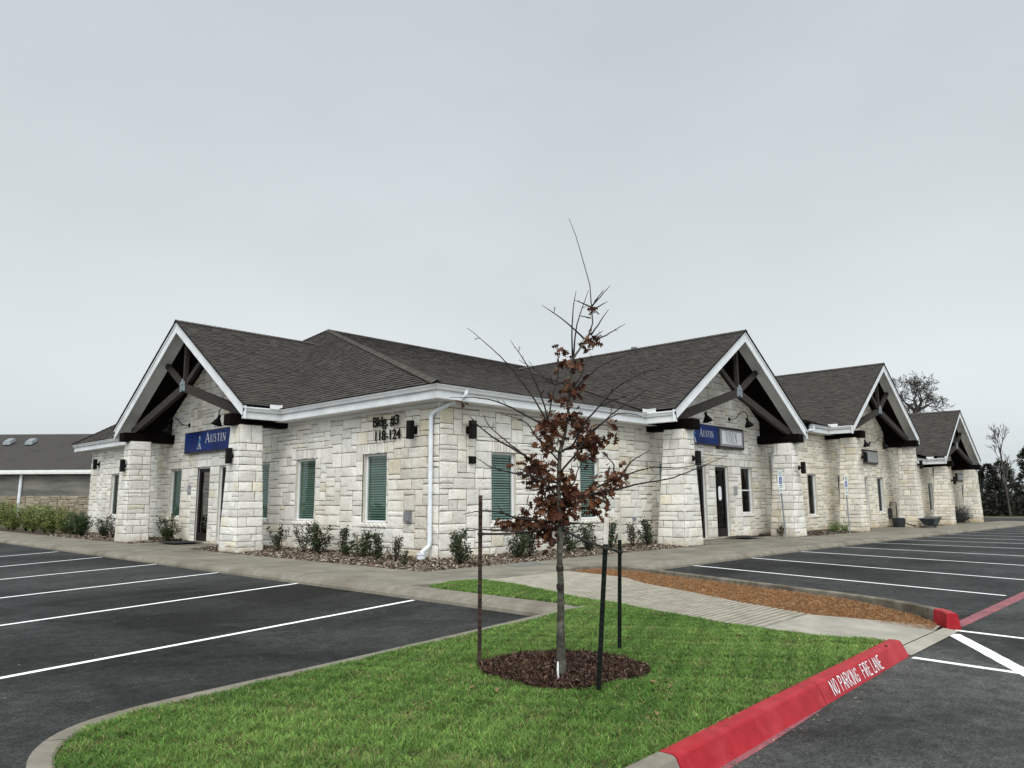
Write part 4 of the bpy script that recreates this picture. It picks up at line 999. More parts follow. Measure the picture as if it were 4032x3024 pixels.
m_.poly([(-4.985, -11.675, 0.0), (-3.455, -11.655, 0.0), (-3.05, -13.08, -0.115), (-4.72, -13.06, -0.115)]); m_.poly([(-4.72, -13.075, -0.117), (-2.70, -13.095, -0.117), (-2.66, -13.27, -0.14), (-4.70, -13.27, -0.14)])
m_.poly([(-3.455, -11.655, 0.0), (-3.455, -11.655, -0.15), (-3.05, -13.08, -0.15), (-3.05, -13.08, -0.115)]); m_.poly([(-3.05, -13.08, -.113), (-3.45, -11.66, -.004), (-2.45, -13.0, -.13)])
struct(m_.build('ramp_apron', APRON))
# ---- kerbs
def kerb(path, prof, m_, name='kerb', side=1, gap_every=3.2, mats=None):
    mb_ = MB(); P = [Vector((p[0], p[1], gz(p[0]))) for p in path]; seg = [[P[0]]]; acc = 0
    for i in range(1, len(P)):
        a, b = P[i-1], P[i]; ln = (b-a).length; pos = 0
        while acc+(ln-pos) > gap_every:
            pos += gap_every-acc; acc = 0; d = (b-a).normalized(); c = a+d*pos
            seg[-1].append(c-d*0.006); seg.append([c+d*0.006])
        acc += ln-pos; seg[-1].append(b)
    for s_ in seg:
        if len(s_) > 1 and (s_[-1]-s_[0]).length > 0.03: sweep(mb_, s_, prof, side)
    return struct(mb_.build(name, m_))
ROUND = [(0.46, -0.16), (0.45, -0.10), (0.40, -0.045), (0.30, -0.008), (0.16, 0.006), (0.0, 0.004), (0.0, -0.16)]
kerb([(-4.89, 44), (-4.88, 2.2), (-4.86, -1.65), (-4.86, -5.5), (-4.90, -8.45), (-5.02, -8.98)], ROUND, KERB, side=-1)
RIB = [(0.0, -0.16), (0.0, -0.005), (0.015, 0.006), (0.13, 0.006), (0.145, -0.005), (0.145, -0.16)]
def chaikin(P, n=2):
    for _ in range(n):
        Q = [P[0]]
        for i in range(len(P)-1):
            a, b = P[i], P[i+1]; Q += [(a[0]*.75+b[0]*.25, a[1]*.75+b[1]*.25), (a[0]*.25+b[0]*.75, a[1]*.25+b[1]*.75)]
        P = Q+[P[-1]]
    return P
rib = [(-4.36, -8.86), (-5.33, -8.86), (-7.28, -9.16), (-9.64, -9.46), (-10.46, -9.56), (-11.1, -9.63), (-11.6, -9.72), (-11.95, -9.88), (-12.2, -10.14), (-12.36, -10.5), (-12.45, -11.0), (-12.5, -11.7), (-12.42, -12.4), (-12.1, -12.9), (-11.6, -13.17), (-11.0, -13.25)]
kerb(chaikin(rib), RIB, KERB, side=1, gap_every=4.0)
ROUNDR = [(0.36, -0.16), (0.35, -0.10), (0.30, -0.045), (0.20, -0.008), (0.08, 0.006), (-0.05, 0.004), (-0.05, -0.16)]
kerb([(0.42, -5.16), (0.9, -5.40), (2.0, -5.42), (8, -5.42), (24, -5.42), (56, -5.42)], ROUNDR, KERB, side=-1)
BEDK = [(0.0, -0.16), (0.0, 0.035), (0.012, 0.05), (0.115, 0.05), (0.13, 0.035), (0.13, -0.16)]
bedk = [(-0.80, -5.16), (0.10, -5.14), (0.36, -5.28), (0.36, -6.3), (-0.15, -7.9), (-0.72, -9.6), (-1.25, -11.2), (-1.60, -12.05), (-1.95, -12.60), (-2.20, -12.86)]
kerb(chaikin(bedk), BEDK, DKERB, side=1, gap_every=9)
redk = [(-2.20, -12.868), (-2.34, -12.99), (-2.58, -13.12)]
REDEND = [(-0.02, -0.16), (0.0, 0.037), (0.012, 0.053), (0.118, 0.053), (0.133, 0.037), (0.16, -0.16)]
kerb(redk, REDEND, REDP, name='red_kerb', side=1)
REDPROF = [(-0.01, -0.16), (-0.01, -0.006), (0.003, 0.007), (0.022, 0.012), (0.100, 0.012), (0.120, 0.007), (0.134, -0.004), (0.205, -0.145), (0.208, -0.16)]
kerb([(-4.74, -13.05), (-9.62, -13.20)], REDPROF, REDP, name='red_kerb', side=1, gap_every=2.53)
kerb([(-9.632, -13.20), (-11.2, -13.245)], REDPROF, KERB, side=1, gap_every=5)
# red overspray along the foot of the kerb + worn fire lane stripe
m_ = MB()
m_.poly([(-7.4, -13.34, -0.146), (-9.95, -13.40, -0.146), (-9.95, -13.475, -0.146), (-8.6, -13.425, -0.146), (-7.4, -13.355, -0.146)])
m_.poly([(-2.42, -13.05, -0.146), (-2.2, -13.22, -0.146), (9.0, -13.36, -0.146), (9.0, -13.12, -0.146)])
struct(m_.build('red_stripe', WORNRED))
# lettering on the red kerb: hand painted strokes
STK = {'N': (.8, [[(0, 0), (0, 1), (.55, 0), (.55, 1)]]), 'O': (.75, [[(.25, 0), (.05, .2), (.02, .6), (.2, 1), (.4, 1), (.55, .65), (.5, .2), (.25, 0)]]), 'P': (.7, [[(0, 0), (0, 1), (.35, 1), (.5, .8), (.4, .55), (0, .5)]]),
 'A': (.75, [[(0, 0), (.28, 1), (.56, 0)], [(.12, .38), (.45, .38)]]), 'R': (.75, [[(0, 0), (0, 1), (.35, 1), (.5, .8), (.38, .55), (0, .5)], [(.25, .5), (.55, 0)]]), 'K': (.72, [[(0, 0), (0, 1)], [(.52, 1), (.02, .45), (.55, 0)]]),
 'I': (.28, [[(.08, 0), (.08, 1)]]), 'G': (.8, [[(.55, .8), (.35, 1), (.12, .85), (.02, .4), (.2, .02), (.5, .08), (.55, .45), (.32, .45)]]), 'F': (.66, [[(0, 0), (0, 1), (.5, 1)], [(0, .55), (.38, .55)]]), 'E': (.66, [[(.5, 0), (0, 0), (0, 1), (.5, 1)], [(0, .52), (.38, .52)]]), 'L': (.62, [[(0, 1), (0, 0), (.48, 0)]]), ' ': (.5, [])}
m_ = MB(); cur = 0.0; r_ = random.Random(2); H = 0.118
for ch in 'NO PARKING  FIRE LANE':
    w, sts = STK[ch]
    for st in sts:
        for k in range(len(st)-1):
            (x0, y0), (x1, y1) = st[k], st[k+1]; n = 0.010+r_.uniform(-.002, .003)
            a = Vector((cur+x0*0.105+r_.uniform(-.002, .002), y0*H)); b = Vector((cur+x1*0.105, y1*H+r_.uniform(-.003, .003))); d = (b-a).normalized(); q = Vector((-d.y, d.x))*n/2; a = a-d*0.003; b = b+d*0.003
            pts = []
            for p in (a+q, b+q, b-q, a-q):
                f = 0.16+0.74*(p.y/H); # on the sloping face between foot (0) and top edge (1)
                X = -7.03+p.x; Y = -13.05+0.0307*(X+4.74)-0.205+(0.205-0.134)*f-0.0035; Z = -0.145+0.145*f+0.003
                pts.append((X, Y, Z))
            m_.poly(pts)
    cur += w*0.105
struct(m_.build('kerb_lettering', SIGNW))
m_ = MB(); m_.poly([(-5.24, -13.185, 0.013), (-5.21, -13.17, 0.0145), (-5.17, -13.14, 0.0145), (-5.15, -13.165, 0.0145), (-5.18, -13.188, 0.012)][::-1]); struct(m_.build('tar_spot', BLACKM))
# ---- painted lines
def line(p, q, w, name='parking_line', z=-0.146):
    a = Vector((*p, 0)); b = Vector((*q, 0)); d = (b-a).normalized(); s = Vector((-d.y, d.x, 0))*w/2
    m_ = MB(); n = 14; rr = random.Random(int(p[0]*100)); pr = None
    for i in range(n+1):
        c = a.lerp(b, i/n); e = rr.uniform(-.004, .004); L_ = [c+s*(1+e*20), c-s*(1-e*15)]
        L_ = [Vector((k.x, k.y, z+gz(k.x))) for k in L_]
        if pr: m_.poly([pr[0], pr[1], L_[1], L_[0]])
        pr = L_
    return struct(m_.build(name, LINEW))
def ext(p, q, k): return (q[0]+(p[0]-q[0])*k, q[1]+(p[1]-q[1])*k)
for (far, near) in (((-11.72, -7.02), (-5.38, -5.57)), ((-10.92, -3.28), (-5.28, -1.64)), ((-10.15, 0.32), (-5.3, 1.98)), ((-9.31, 4.21), (-5.3, 5.73)), ((-8.46, 8.22), (-5.38, 9.89)), ((-7.49, 12.73), (-5.5, 13.95))):
    k = min(3.0, 8.5/math.hypot(far[0]-near[0], far[1]-near[1])); line(ext(far, near, max(1.05, k)), near, 0.095)
for (near, far) in (((3.69, -5.80), (1.85, -12.97)), ((6.98, -5.80), (5.04, -12.80)), ((10.48, -5.80), (8.86, -12.7)), ((13.86, -5.85), (12.44, -12.6)), ((17.57, -5.80), (16.75, -12.6)), ((21.14, -5.8), (20.5, -12.6)), ((24.70, -5.8), (23.7, -12.5)), ((28.4, -5.8), (27.6, -12.5)), ((32.1, -5.8), (31.3, -12.5)), ((35.9, -5.8), (35.0, -12.5)), ((39.7, -5.8), (38.9, -12.5)), ((43.5, -5.8), (42.7, -12.5))):
    line(near, far, 0.095)
line((-2.60, -13.20), (-3.0, -16.6), 0.10, 'crossing_line'); line((-4.78, -13.30), (-5.06, -16.6), 0.10, 'crossing_line')
line((-2.93, -13.26), (-5.00, -14.42), 0.16, 'crossing_line', -0.1435)
# ================================================================== LAWN, MULCH
def inpoly(px, py, poly):
    ins = np.zeros(len(px), bool); n = len(poly); j = n-1
    for i in range(n):
        xi, yi = poly[i]; xj, yj = poly[j]
        c = ((yi > py) != (yj > py)) & (px < (xj-xi)*(py-yi)/(yj-yi+1e-12)+xi); ins ^= c; j = i
    return ins
LAWN = [(-4.70, -5.2), (-4.3, -5.02), (-3.9, -4.95), (-3.30, -5.17), (-3.52, -6.44), (-4.10, -7.98), (-4.38, -9.3), (-4.73, -10.4), (-5.0, -11.66), (-5.02, -12.4), (-4.80, -13.04), (-9.62, -13.19), (-11.1, -13.22), (-11.6, -13.1), (-12.05, -12.78), (-12.3, -12.35), (-12.36, -11.7), (-12.31, -11.0), (-12.2, -10.55), (-12.05, -10.22), (-11.85, -10.0), (-11.55, -9.87), (-11.05, -9.78), (-9.64, -9.60), (-7.28, -9.31), (-5.33, -9.01), (-4.88, -8.95), (-4.80, -8.4), (-4.80, -6.5)]
rg = [(-8.58, -10.50), (-8.86, -10.8), (-8.97, -11.2), (-8.95, -11.6), (-8.80, -11.93), (-8.4, -11.95), (-7.95, -12.04), (-7.62, -11.80), (-7.47, -11.30), (-7.64, -10.80), (-8.1, -10.55)]
def rough_ring(P, k, amp, seed):
    r_ = random.Random(seed); out = []
    for i in range(len(P)):
        a, b = Vector(P[i]), Vector(P[(i+1) % len(P)])
        for j in range(k): q = a.lerp(b, j/k); out.append((q.x+r_.uniform(-amp, amp), q.y+r_.uniform(-amp, amp)))
    return out
RING = rough_ring(rg, 5, 0.035, 4)
m_ = MB(); m_.poly([(x, y, -0.012) for x, y in LAWN]); struct(m_.build('turf', TURF))
def vnoise(x, y, s, o=0.0):
    v = np.sin(x*s*1.3+y*s*0.9+o)+np.sin(x*s*0.7-y*s*1.7+1.3+o*2)+np.sin(x*s*2.3+y*s*1.1+2.1+o)*0.6+np.sin(-x*s*1.9+y*s*2.9+0.7)*0.6
    return v/3.2
def np_mesh(name, V, Fq, Cv, m_, nper):
    """V (n,3); faces as flat loop array with nper verts each"""
    me = bpy.data.meshes.new(name); nf = len(Fq)//nper
    me.vertices.add(len(V)); me.vertices.foreach_set('co', V.astype(np.float32).ravel())
    me.loops.add(len(Fq)); me.loops.foreach_set('vertex_index', Fq.astype(np.int32))
    me.polygons.add(nf); me.polygons.foreach_set('loop_start', np.arange(0, nf*nper, nper, dtype=np.int32)); me.polygons.foreach_set('loop_total', np.full(nf, nper, dtype=np.int32))
    me.update(calc_edges=True)
    at = me.color_attributes.new('Col', 'FLOAT_COLOR', 'POINT'); c4 = np.ones((len(V), 4), np.float32); c4[:, :3] = Cv; at.data.foreach_set('color', c4.ravel())
    me.materials.append(m_); o = bpy.data.objects.new(name, me); COL.objects.link(o); return o
def grass(n, seed):
    R_ = np.random.RandomState(seed)
    x = R_.uniform(-12.5, -3.2, n*3); y = R_.uniform(-13.22, -4.8, n*3)
    k = inpoly(x, y, LAWN) & ~(inpoly(x, y, RING) & (R_.rand(n*3) > 0.012)); x = x[k]; y = y[k]
    thin = (vnoise(x, y, 6.5, 9.0)+0.6*vnoise(x, y, 17.0, 4.0) < -0.62) & (R_.rand(len(x)) < 0.75); x = x[~thin]; y = y[~thin]
    x = x[:n]+R_.normal(0, .022, len(x[:n])); y = y[:n]+R_.normal(0, .022, len(y[:n])); n = len(x)
    dist = np.hypot(x+13.8, y+15.9)
    cl = vnoise(x, y, 3.1)+0.7*vnoise(x, y, 9.0, 2.0)
    h = R_.uniform(0.022, 0.050, n)*(1+0.28*cl); w = R_.uniform(0.0018, 0.0034, n)*np.clip(dist/5, 0.8, 1.8)
    ang = R_.uniform(0, 2*np.pi, n); lean = R_.uniform(0.2, 1.5, n)*h; la = R_.uniform(0, 2*np.pi, n)+0.6*vnoise(x, y, 2.0, 4)
    dx, dy = np.cos(ang)*w, np.sin(ang)*w; lx, ly = np.cos(la)*lean, np.sin(la)*lean
    z0 = -0.012
    V = np.zeros((n, 5, 3)); V[:, 0] = np.c_[x-dx, y-dy, np.full(n, z0)]; V[:, 1] = np.c_[x+dx, y+dy, np.full(n, z0)]
    V[:, 2] = np.c_[x+dx*.8+lx*.4, y+dy*.8+ly*.4, z0+h*.6]; V[:, 3] = np.c_[x-dx*.8+lx*.4, y-dy*.8+ly*.4, z0+h*.6]; V[:, 4] = np.c_[x+lx, y+ly, z0+h*R_.uniform(.75, 1.0, n)]
    b = np.arange(n)*5
    F_ = np.stack([b, b+1, b+2, b, b+2, b+3, b+3, b+2, b+4], 1).ravel()
    g = R_.rand(n); patch = np.clip(0.5+0.5*(vnoise(x, y, 1.1, 3.0)+0.5*vnoise(x, y, 5.0, 1.0)), 0, 1)
    c = np.outer(1-patch, [0.070, 0.158, 0.028])+np.outer(patch, [0.160, 0.265, 0.062])
    dry = (R_.rand(n) < 0.09+0.16*(vnoise(x, y, 4.0, 7.0) > 0.45))
    c[dry] = np.array([0.26, 0.22, 0.10])*R_.uniform(.6, 1.2, (dry.sum(), 1))
    c *= R_.uniform(0.45, 1.5, (n, 1))*(1.1*(1+0.34*vnoise(x, y, 14.0, 5.0)+0.12*vnoise(x, y, 2.6, 8.0)))[:, None]; Cv = np.repeat(c, 5, axis=0)
    return np_mesh('grass', V.reshape(-1, 3), F_, Cv, GRASSM, 3)
tag(grass(380000, 3), 'short bright green lawn grass filling the kerbed island', 'grass', kind='stuff')
def chips(name, poly, n, lmin, lmax, wfac, cols, zf, label, cat, seed, tilt=0.5, zr=0.03):
    R_ = np.random.RandomState(seed); P = np.array(poly); mn, mx = P.min(0), P.max(0)
    x = R_.uniform(mn[0], mx[0], n*4); y = R_.uniform(mn[1], mx[1], n*4); k = inpoly(x, y, poly); x = x[k][:n]; y = y[k][:n]; n = len(x)
    z = zf(x, y)+R_.uniform(0, zr, n)
    l = R_.uniform(lmin, lmax, n); w = l*R_.uniform(wfac*0.6, wfac*1.4, n); a = R_.uniform(0, 2*np.pi, n)
    t1 = R_.normal(0, tilt, n); t2 = R_.normal(0, tilt, n)
    d = np.c_[np.cos(a)*np.cos(t1), np.sin(a)*np.cos(t1), np.sin(t1)]; s = np.c_[-np.sin(a)*np.cos(t2), np.cos(a)*np.cos(t2), np.sin(t2)]
    c0 = np.c_[x, y, z]; L_ = d*l[:, None]/2; W_ = s*w[:, None]/2
    V = np.stack([c0-L_-W_*.6, c0+L_-W_*.7, c0+L_*.9+W_, c0-L_*.8+W_], 1)
    F_ = np.arange(n*4)
    ci = R_.randint(0, len(cols), n); c = np.array(cols)[ci]*R_.uniform(.5, 1.3, (n, 1))
    o = np_mesh(name, V.reshape(-1, 3), F_, np.repeat(c, 4, axis=0), CHIPM, 4)
    return tag(o, label, cat, kind='stuff')
m_ = MB(); c_ = (-8.25, -11.3)
for i in range(len(RING)):
    a, b = RING[i], RING[(i+1) % len(RING)]; m_.poly([(a[0], a[1], -0.006), (b[0], b[1], -0.006), (c_[0]+(b[0]-c_[0])*.4, c_[1]+(b[1]-c_[1])*.4, 0.03), (c_[0]+(a[0]-c_[0])*.4, c_[1]+(a[1]-c_[1])*.4, 0.03)]); m_.poly([(c_[0]+(a[0]-c_[0])*.4, c_[1]+(a[1]-c_[1])*.4, 0.03), (c_[0]+(b[0]-c_[0])*.4, c_[1]+(b[1]-c_[1])*.4, 0.03), (c_[0], c_[1], 0.035)])
struct(m_.build('soil', SOIL))
def zring(x, y): return 0.03-0.035*np.clip(np.hypot(x-c_[0], y-c_[1])/0.9, 0, 1)**2
chips('dark_mulch', RING, 11000, 0.02, 0.085, 0.16, [(0.035, 0.018, 0.014), (0.055, 0.030, 0.022), (0.025, 0.014, 0.011), (0.09, 0.05, 0.035), (0.14, 0.10, 0.075)], zring, 'ring of dark brown shredded mulch around the young oak', 'mulch', 6)
BED = [(-0.72, -5.2), (0.08, -5.2), (0.30, -5.32), (0.30, -6.3), (-0.20, -7.9), (-0.78, -9.6), (-1.31, -11.2), (-1.66, -12.05), (-2.0, -12.58), (-2.42, -12.95), (-3.02, -13.06), (-3.42, -11.64), (-2.88, -10.3), (-2.32, -9.2), (-1.72, -7.9), (-1.02, -6.9)]
def zbed(x, y): return -0.035-0.095*np.clip((-y-11.4)/1.6, 0, 1)
m_ = MB(); m_.poly([(x, y, float(zbed(x, y))-0.02) for x, y in BED]); struct(m_.build('bed_soil', noise_mat('orange_soil', (0.14, 0.06, 0.022), (0.26, 0.12, 0.045), scale=12, rough=1.0, bump=0.5)))
chips('orange_mulch', BED, 105000, 0.025, 0.085, 0.055, [(0.29, 0.140, 0.055), (0.22, 0.105, 0.042), (0.36, 0.19, 0.085), (0.15, 0.068, 0.03), (0.42, 0.28, 0.16)], zbed, 'orange shredded bark mulch in the narrow kerbed bed beside the ramp', 'mulch', 7, tilt=0.25)
# beds along the walls (sloping up to the wall)
def zwl(x, y): return -0.01+0.10*np.clip((x+2.95)/1.85, 0, 1)
def zwr(x, y): return -0.01+0.09*np.clip((y+2.92)/1.65, 0, 1)-0.0065*np.maximum(0, x-12)
BEDL = [(-2.96, -2.94), (-1.12, YW), (-1.12, 9.3), (-2.96, 9.3)]; BEDL2 = [(-2.96, 14.1), (-1.12, 14.1), (-1.12, 25.6), (-2.96, 25.6)]; BEDL3 = [(-2.96, 25.6), (3.0, 25.6), (3.0, 42), (-2.96, 42)]
BEDR = [(-2.95, -2.92), (9.75, -2.92), (9.75, YW-.01), (-1.12, YW-.01)]; BEDR2 = [(16.9, -2.92), (26.2, -2.92), (26.2, YW), (16.9, YW)]; BEDR3 = [(33.9, -2.92), (43.0, -2.92), (43.0, YW), (33.9, YW)]; BEDR4 = [(49.0, -2.92), (55.0, -2.92), (55.0, YW), (49.0, YW)]
m_ = MB()
for P, zf in ((BEDL, zwl), (BEDL2, zwl), (BEDR, zwr), (BEDR2, zwr), (BEDR3, zwr), (BEDR4, zwr)): m_.poly([(x, y, float(zf(x, y))-0.012) for x, y in P])
m_.poly([(x, y, -0.02) for x, y in BEDL3])
struct(m_.build('planting_bed', SOIL))
BRN = [(0.22, 0.175, 0.13), (0.33, 0.28, 0.22), (0.12, 0.09, 0.065), (0.46, 0.41, 0.34), (0.19, 0.12, 0.08), (0.07, 0.05, 0.038)]
chips('wood_chips', BEDL, 16000, 0.03, 0.12, 0.35, BRN, zwl, 'brown wood chips along the foot of the left front wall near the corner', 'mulch', 8, tilt=0.3)
chips('wood_chips', BEDR, 16000, 0.03, 0.12, 0.35, BRN, zwr, 'brown wood chips along the foot of the right front wall, corner to first pier', 'mulch', 9, tilt=0.3)
chips('wood_chips', BEDL2, 7000, 0.04, 0.13, 0.35, BRN, zwl, 'brown wood chips in the bed left of the left front doors', 'mulch', 10, tilt=0.3)
chips('wood_chips', BEDR2, 5000, 0.04, 0.14, 0.35, [(c[0]*.6, c[1]*.6, c[2]*.6) for c in BRN], zwr, 'dark wood chips between the nearest right front porch and the middle porch', 'mulch', 12, tilt=0.3)
# small litter on the asphalt
m_ = MB(); r_ = random.Random(8)
for i in range(120):
    x, y = r_.uniform(-12, -5.5), r_.uniform(-8.6, -4)
    if i > 60: x, y = r_.uniform(-10, -5), -13.38-abs(r_.gauss(0, 0.09))
    a = r_.uniform(0, 6.28); l = r_.uniform(0.004, 0.016); d = Vector((math.cos(a), math.sin(a), 0))*l; s = Vector((-d.y, d.x, 0))*0.35; c = Vector((x, y, -0.143)); g = r_.uniform(.25, .6)
    m_.poly([c-d, c+s, c+d+Vector((0, 0, .004)), c-s], col=(g, g*.85, g*.55))
tag(m_.build('leaf_litter', CHIPM), 'tiny pale dry bits scattered on the asphalt and along the red kerb foot', 'litter', kind='stuff')
# ================================================================== PLANTS
def leaf_pts(c, d, up, L_, W_):
    s = d.cross(up)
    if s.length < 1e-4: s = d.orthogonal()
    s.normalize()
    return [c, c+d*L_*.35+s*W_*.5, c+d*L_*.8+s*W_*.3, c+d*L_, c+d*L_*.8-s*W_*.3, c+d*L_*.35-s*W_*.5]
def make_shrub(seed, h, w, nst, nleaf, cols, leaf=(0.05, 0.03), stemc=True, spread=1.0):
    r_ = random.Random(seed); st = MB(); lf = MB()
    for i in range(nst):
        a = r_.uniform(0, 6.28); rad = w*0.5*r_.uniform(0.2, 1.0)*spread; hh = h*r_.choice((.45, .6, .75, .85, 1.0, 1.12))*r_.uniform(.9, 1.08)*(1-0.15*rad/(w*0.5))
        P = [Vector((math.cos(a)*rad*t_**0.8*1.0+r_.uniform(-.015, .015), math.sin(a)*rad*t_**0.8+r_.uniform(-.015, .015), hh*t_)) for t_ in (0, .3, .6, .85, 1)]
        st.tube(P, [0.009, 0.007, 0.006, 0.004, 0.002], 4)
        for j in range(nleaf):
            t_ = r_.uniform(0.12, 1.0)**0.75; k = min(3, int(t_*4)); p = P[k].lerp(P[k+1], t_*4-k); 
            off = Vector((r_.gauss(0, 1), r_.gauss(0, 1), r_.gauss(0, .8)))*0.034*(w/0.5)
            d = Vector((r_.gauss(0, 1), r_.gauss(0, 1), r_.gauss(0.35, .8))).normalized(); up = Vector((r_.gauss(0, .5), r_.gauss(0, .5), 1)).normalized()
            c = cols[r_.randrange(len(cols))]; g = r_.uniform(.6, 1.4); sc = r_.uniform(.7, 1.25)
            lf.poly(leaf_pts(p+off, d, up, leaf[0]*sc, leaf[1]*sc), col=(c[0]*g, c[1]*g, c[2]*g))
    return st, lf
HOLLY = [(0.035, 0.062, 0.024), (0.048, 0.080, 0.028), (0.026, 0.046, 0.020), (0.075, 0.095, 0.045), (0.07, 0.045, 0.025)]
SPARSE = [(0.05, 0.075, 0.03), (0.035, 0.055, 0.024), (0.085, 0.055, 0.035), (0.10, 0.11, 0.06), (0.06, 0.035, 0.022)]
def shrub_proto(seed, h, w, nst, nleaf, cols, **k):
    st, lf = make_shrub(seed, h, w, nst, nleaf, cols, **k)
    return st, lf
protos = {}
SHS = {'hedge': .84, 'darkhedge': .92, 'lime': 0.8, 'greyball': 1.0, 'dense': 1.08, 'sparse': 1.12, 'mid': 1.10}
def place_shrub(kind, x, y, z, rz, sc, label, group, name='shrub', cat='shrub', seedkey=0):
    key = (kind, seedkey)
    if key not in protos:
        spec = {'dense': (0.80, 0.70, 14, 84, HOLLY, dict(leaf=(0.062, 0.040))), 'sparse': (0.85, 0.55, 8, 60, SPARSE, dict(leaf=(0.062, 0.040))), 'mid': (0.72, 0.52, 10, 72, HOLLY, dict(leaf=(0.060, 0.038))), 'lime': (0.55, 0.75, 34, 40, [(0.14, 0.23, 0.05), (0.10, 0.18, 0.045), (0.2, 0.3, 0.07)], dict(leaf=(0.04, 0.018))),
                'hedge': (1.55, 1.2, 34, 95, [(0.20, 0.26, 0.06), (0.13, 0.18, 0.045), (0.26, 0.31, 0.09), (0.07, 0.10, 0.03), (0.16, 0.13, 0.05)], dict(leaf=(0.085, 0.045))), 'darkhedge': (1.35, 1.3, 34, 80, [(0.045, 0.075, 0.025), (0.03, 0.05, 0.02), (0.08, 0.11, 0.04)], dict(leaf=(0.09, 0.055))),
                'greyball': (1.05, 1.6, 30, 60, [(0.035, 0.042, 0.038), (0.05, 0.058, 0.05), (0.025, 0.03, 0.028)], dict(leaf=(0.09, 0.05)))}[kind]
        st, lf = make_shrub(900+hash_(kind)+seedkey, *spec[:5], **spec[5])
        s_o = st.build('stems', TWIG); l_o = lf.build('foliage', LEAFM); protos[key] = (s_o.data, l_o.data); bpy.data.objects.remove(s_o); bpy.data.objects.remove(l_o)
    t_ = thing(name, label, cat, (x, y, z), group); t_.rotation_euler = (0, 0, rz); t_.scale = (sc*SHS.get(kind, 1.2), sc*SHS.get(kind, 1.2), sc*SHS.get(kind, 1.2)*.96)
    for nm, me in zip(('stems', 'foliage'), protos[key]):
        o = bpy.data.objects.new(nm, me); COL.objects.link(o); o.parent = t_
    return t_
def hash_(s): return sum(ord(c)*(i+1) for i, c in enumerate(s)) % 97
g1 = 'dark shrubs planted along the left front wall'
for i, (k, x, y, sc, lb) in enumerate((
    ('sparse', -1.95, 5.25, 1.0, 'sparse reddish shrub right beside the stone pier with the light, left front'),
    ('sparse', -1.75, 4.05, .92, 'small thin shrub just left of the tall one, under the left blinds window'),
    ('dense', -1.75, 3.25, 1.08, 'tallest dark shrub of the left front bed, in front of the left blinds window'),
    ('mid', -1.75, 1.95, 1.0, 'narrow dark shrub midway between the two blinds windows'),
    ('dense', -1.8, 1.05, .86, 'rounded brown green shrub left of centre under the right blinds window'),
    ('mid', -1.9, .22, .9, 'low dark shrub under the right edge of the right blinds window'),
    ('sparse', -2.05, -0.75, .80, 'thin shrub below the grey outlet box'),
    ('mid', -2.25, -1.35, .42, 'small leafy shrub touching the left side of the drain pipe'))):
    place_shrub(k, x, y, 0.02, i*1.3, sc, lb, g1, seedkey=i % 2)
g2 = 'dark shrubs planted along the right front wall'
for i, (k, x, y, sc, lb) in enumerate((
    ('dense', -1.35, -2.38, .98, 'full dark shrub directly right of the corner drain pipe'),
    ('dense', 0.85, -2.22, .88, 'left shrub of the touching pair under the first right front window'),
    ('mid', 1.45, -2.12, 1.1, 'right shrub of the touching pair under the first right front window'),
    ('mid', 3.35, -1.95, 1.1, 'dark shrub hidden behind the young oak trunk'),
    ('dense', 4.25, -1.95, .95, 'open shrub right of the oak trunk, left of the second right front window edge'),
    ('mid', 5.4, -1.9, 1.05, 'dark shrub behind the white topped stakes'),
    ('sparse', 6.5, -2.0, .98, 'wide sparse shrub right of the two white topped stakes'),
    ('mid', 7.35, -2.0, 1.12, 'upright shrub next to the first pier of the right front'))):
    place_shrub(k, x, y, 0.02, i*1.7+.4, sc, lb, g2, seedkey=i % 2)
g3 = 'shrubs left of the left front doors'
for i, (k, x, y, sc, lb) in enumerate((('dense', -1.7, 15.0-.9, 1.15, 'bushy dark shrub under the curtained window left of the left front doors'), ('sparse', -2.2, 16.75, .85, 'slim shrub just right of the leftmost pier'), ('sparse', -2.1, 18.9, 1.05, 'dark shrub just left of the leftmost pier'), ('dense', -1.9, 20.6, 1.0, 'open shrub under the farthest left window'))):
    place_shrub(k, x, y, 0.02, i*2.1, sc, lb, g3, seedkey=1)
g4 = 'tall light green bushes at the far left'
hl = ['dark green bush at the right end of the tall row, touching the building corner', 'dark bush second from the right end of the tall row', 'light green bush third from the right in the tall row', 'light green bush near the middle of the tall row, right of the downpipe', 'yellow green bush in the tall row, left of the far downpipe', 'tall yellow green bush under the right side of the small black window', 'leggy light green bush under the small black window', 'low pale bush second from the left picture edge', 'tallest pale bush at the left picture edge', 'bushy pale green bush partly cut by the left picture edge']
for i, (x, y, sc) in enumerate(((-2.25, 22.4, .8), (-2.15, 23.8, .92), (-2.1, 25.4, 1.0), (-2.2, 27.0, 1.0), (-2.1, 28.7, 1.08), (-2.2, 30.5, 1.15), (-2.1, 32.4, 1.05), (-2.2, 34.4, 1.0), (-2.0, 36.4, 1.25), (-2.1, 38.6, 1.25))):
    place_shrub('darkhedge' if i < 2 else 'hedge', x, y, -0.01, i*1.1, sc, hl[i], g4, name='bush', cat='bush', seedkey=i % 3)
place_shrub('lime', 22.9, -2.3, -0.08, .3, 1.25, 'bright green round plant, larger of the pair left of the middle porch', 'small green plants by the middle porch', name='plant', cat='plant')
place_shrub('lime', 24.2, -2.3, -0.08, 1.3, 1.0, 'darker green round plant next to the middle porch pier', 'small green plants by the middle porch', name='plant', cat='plant')
place_shrub('lime', 38.6, -2.3, -0.17, 1.9, 1.0, 'low bright green plant between the middle and farthest porches', 'small green plants by the middle porch', name='plant', cat='plant')
place_shrub('sparse', 16.9, -2.35, -0.03, .6, .7, 'small scrubby plant at the foot of the pier behind the nearest parking sign', 'small green plants by the middle porch', name='plant', cat='plant')
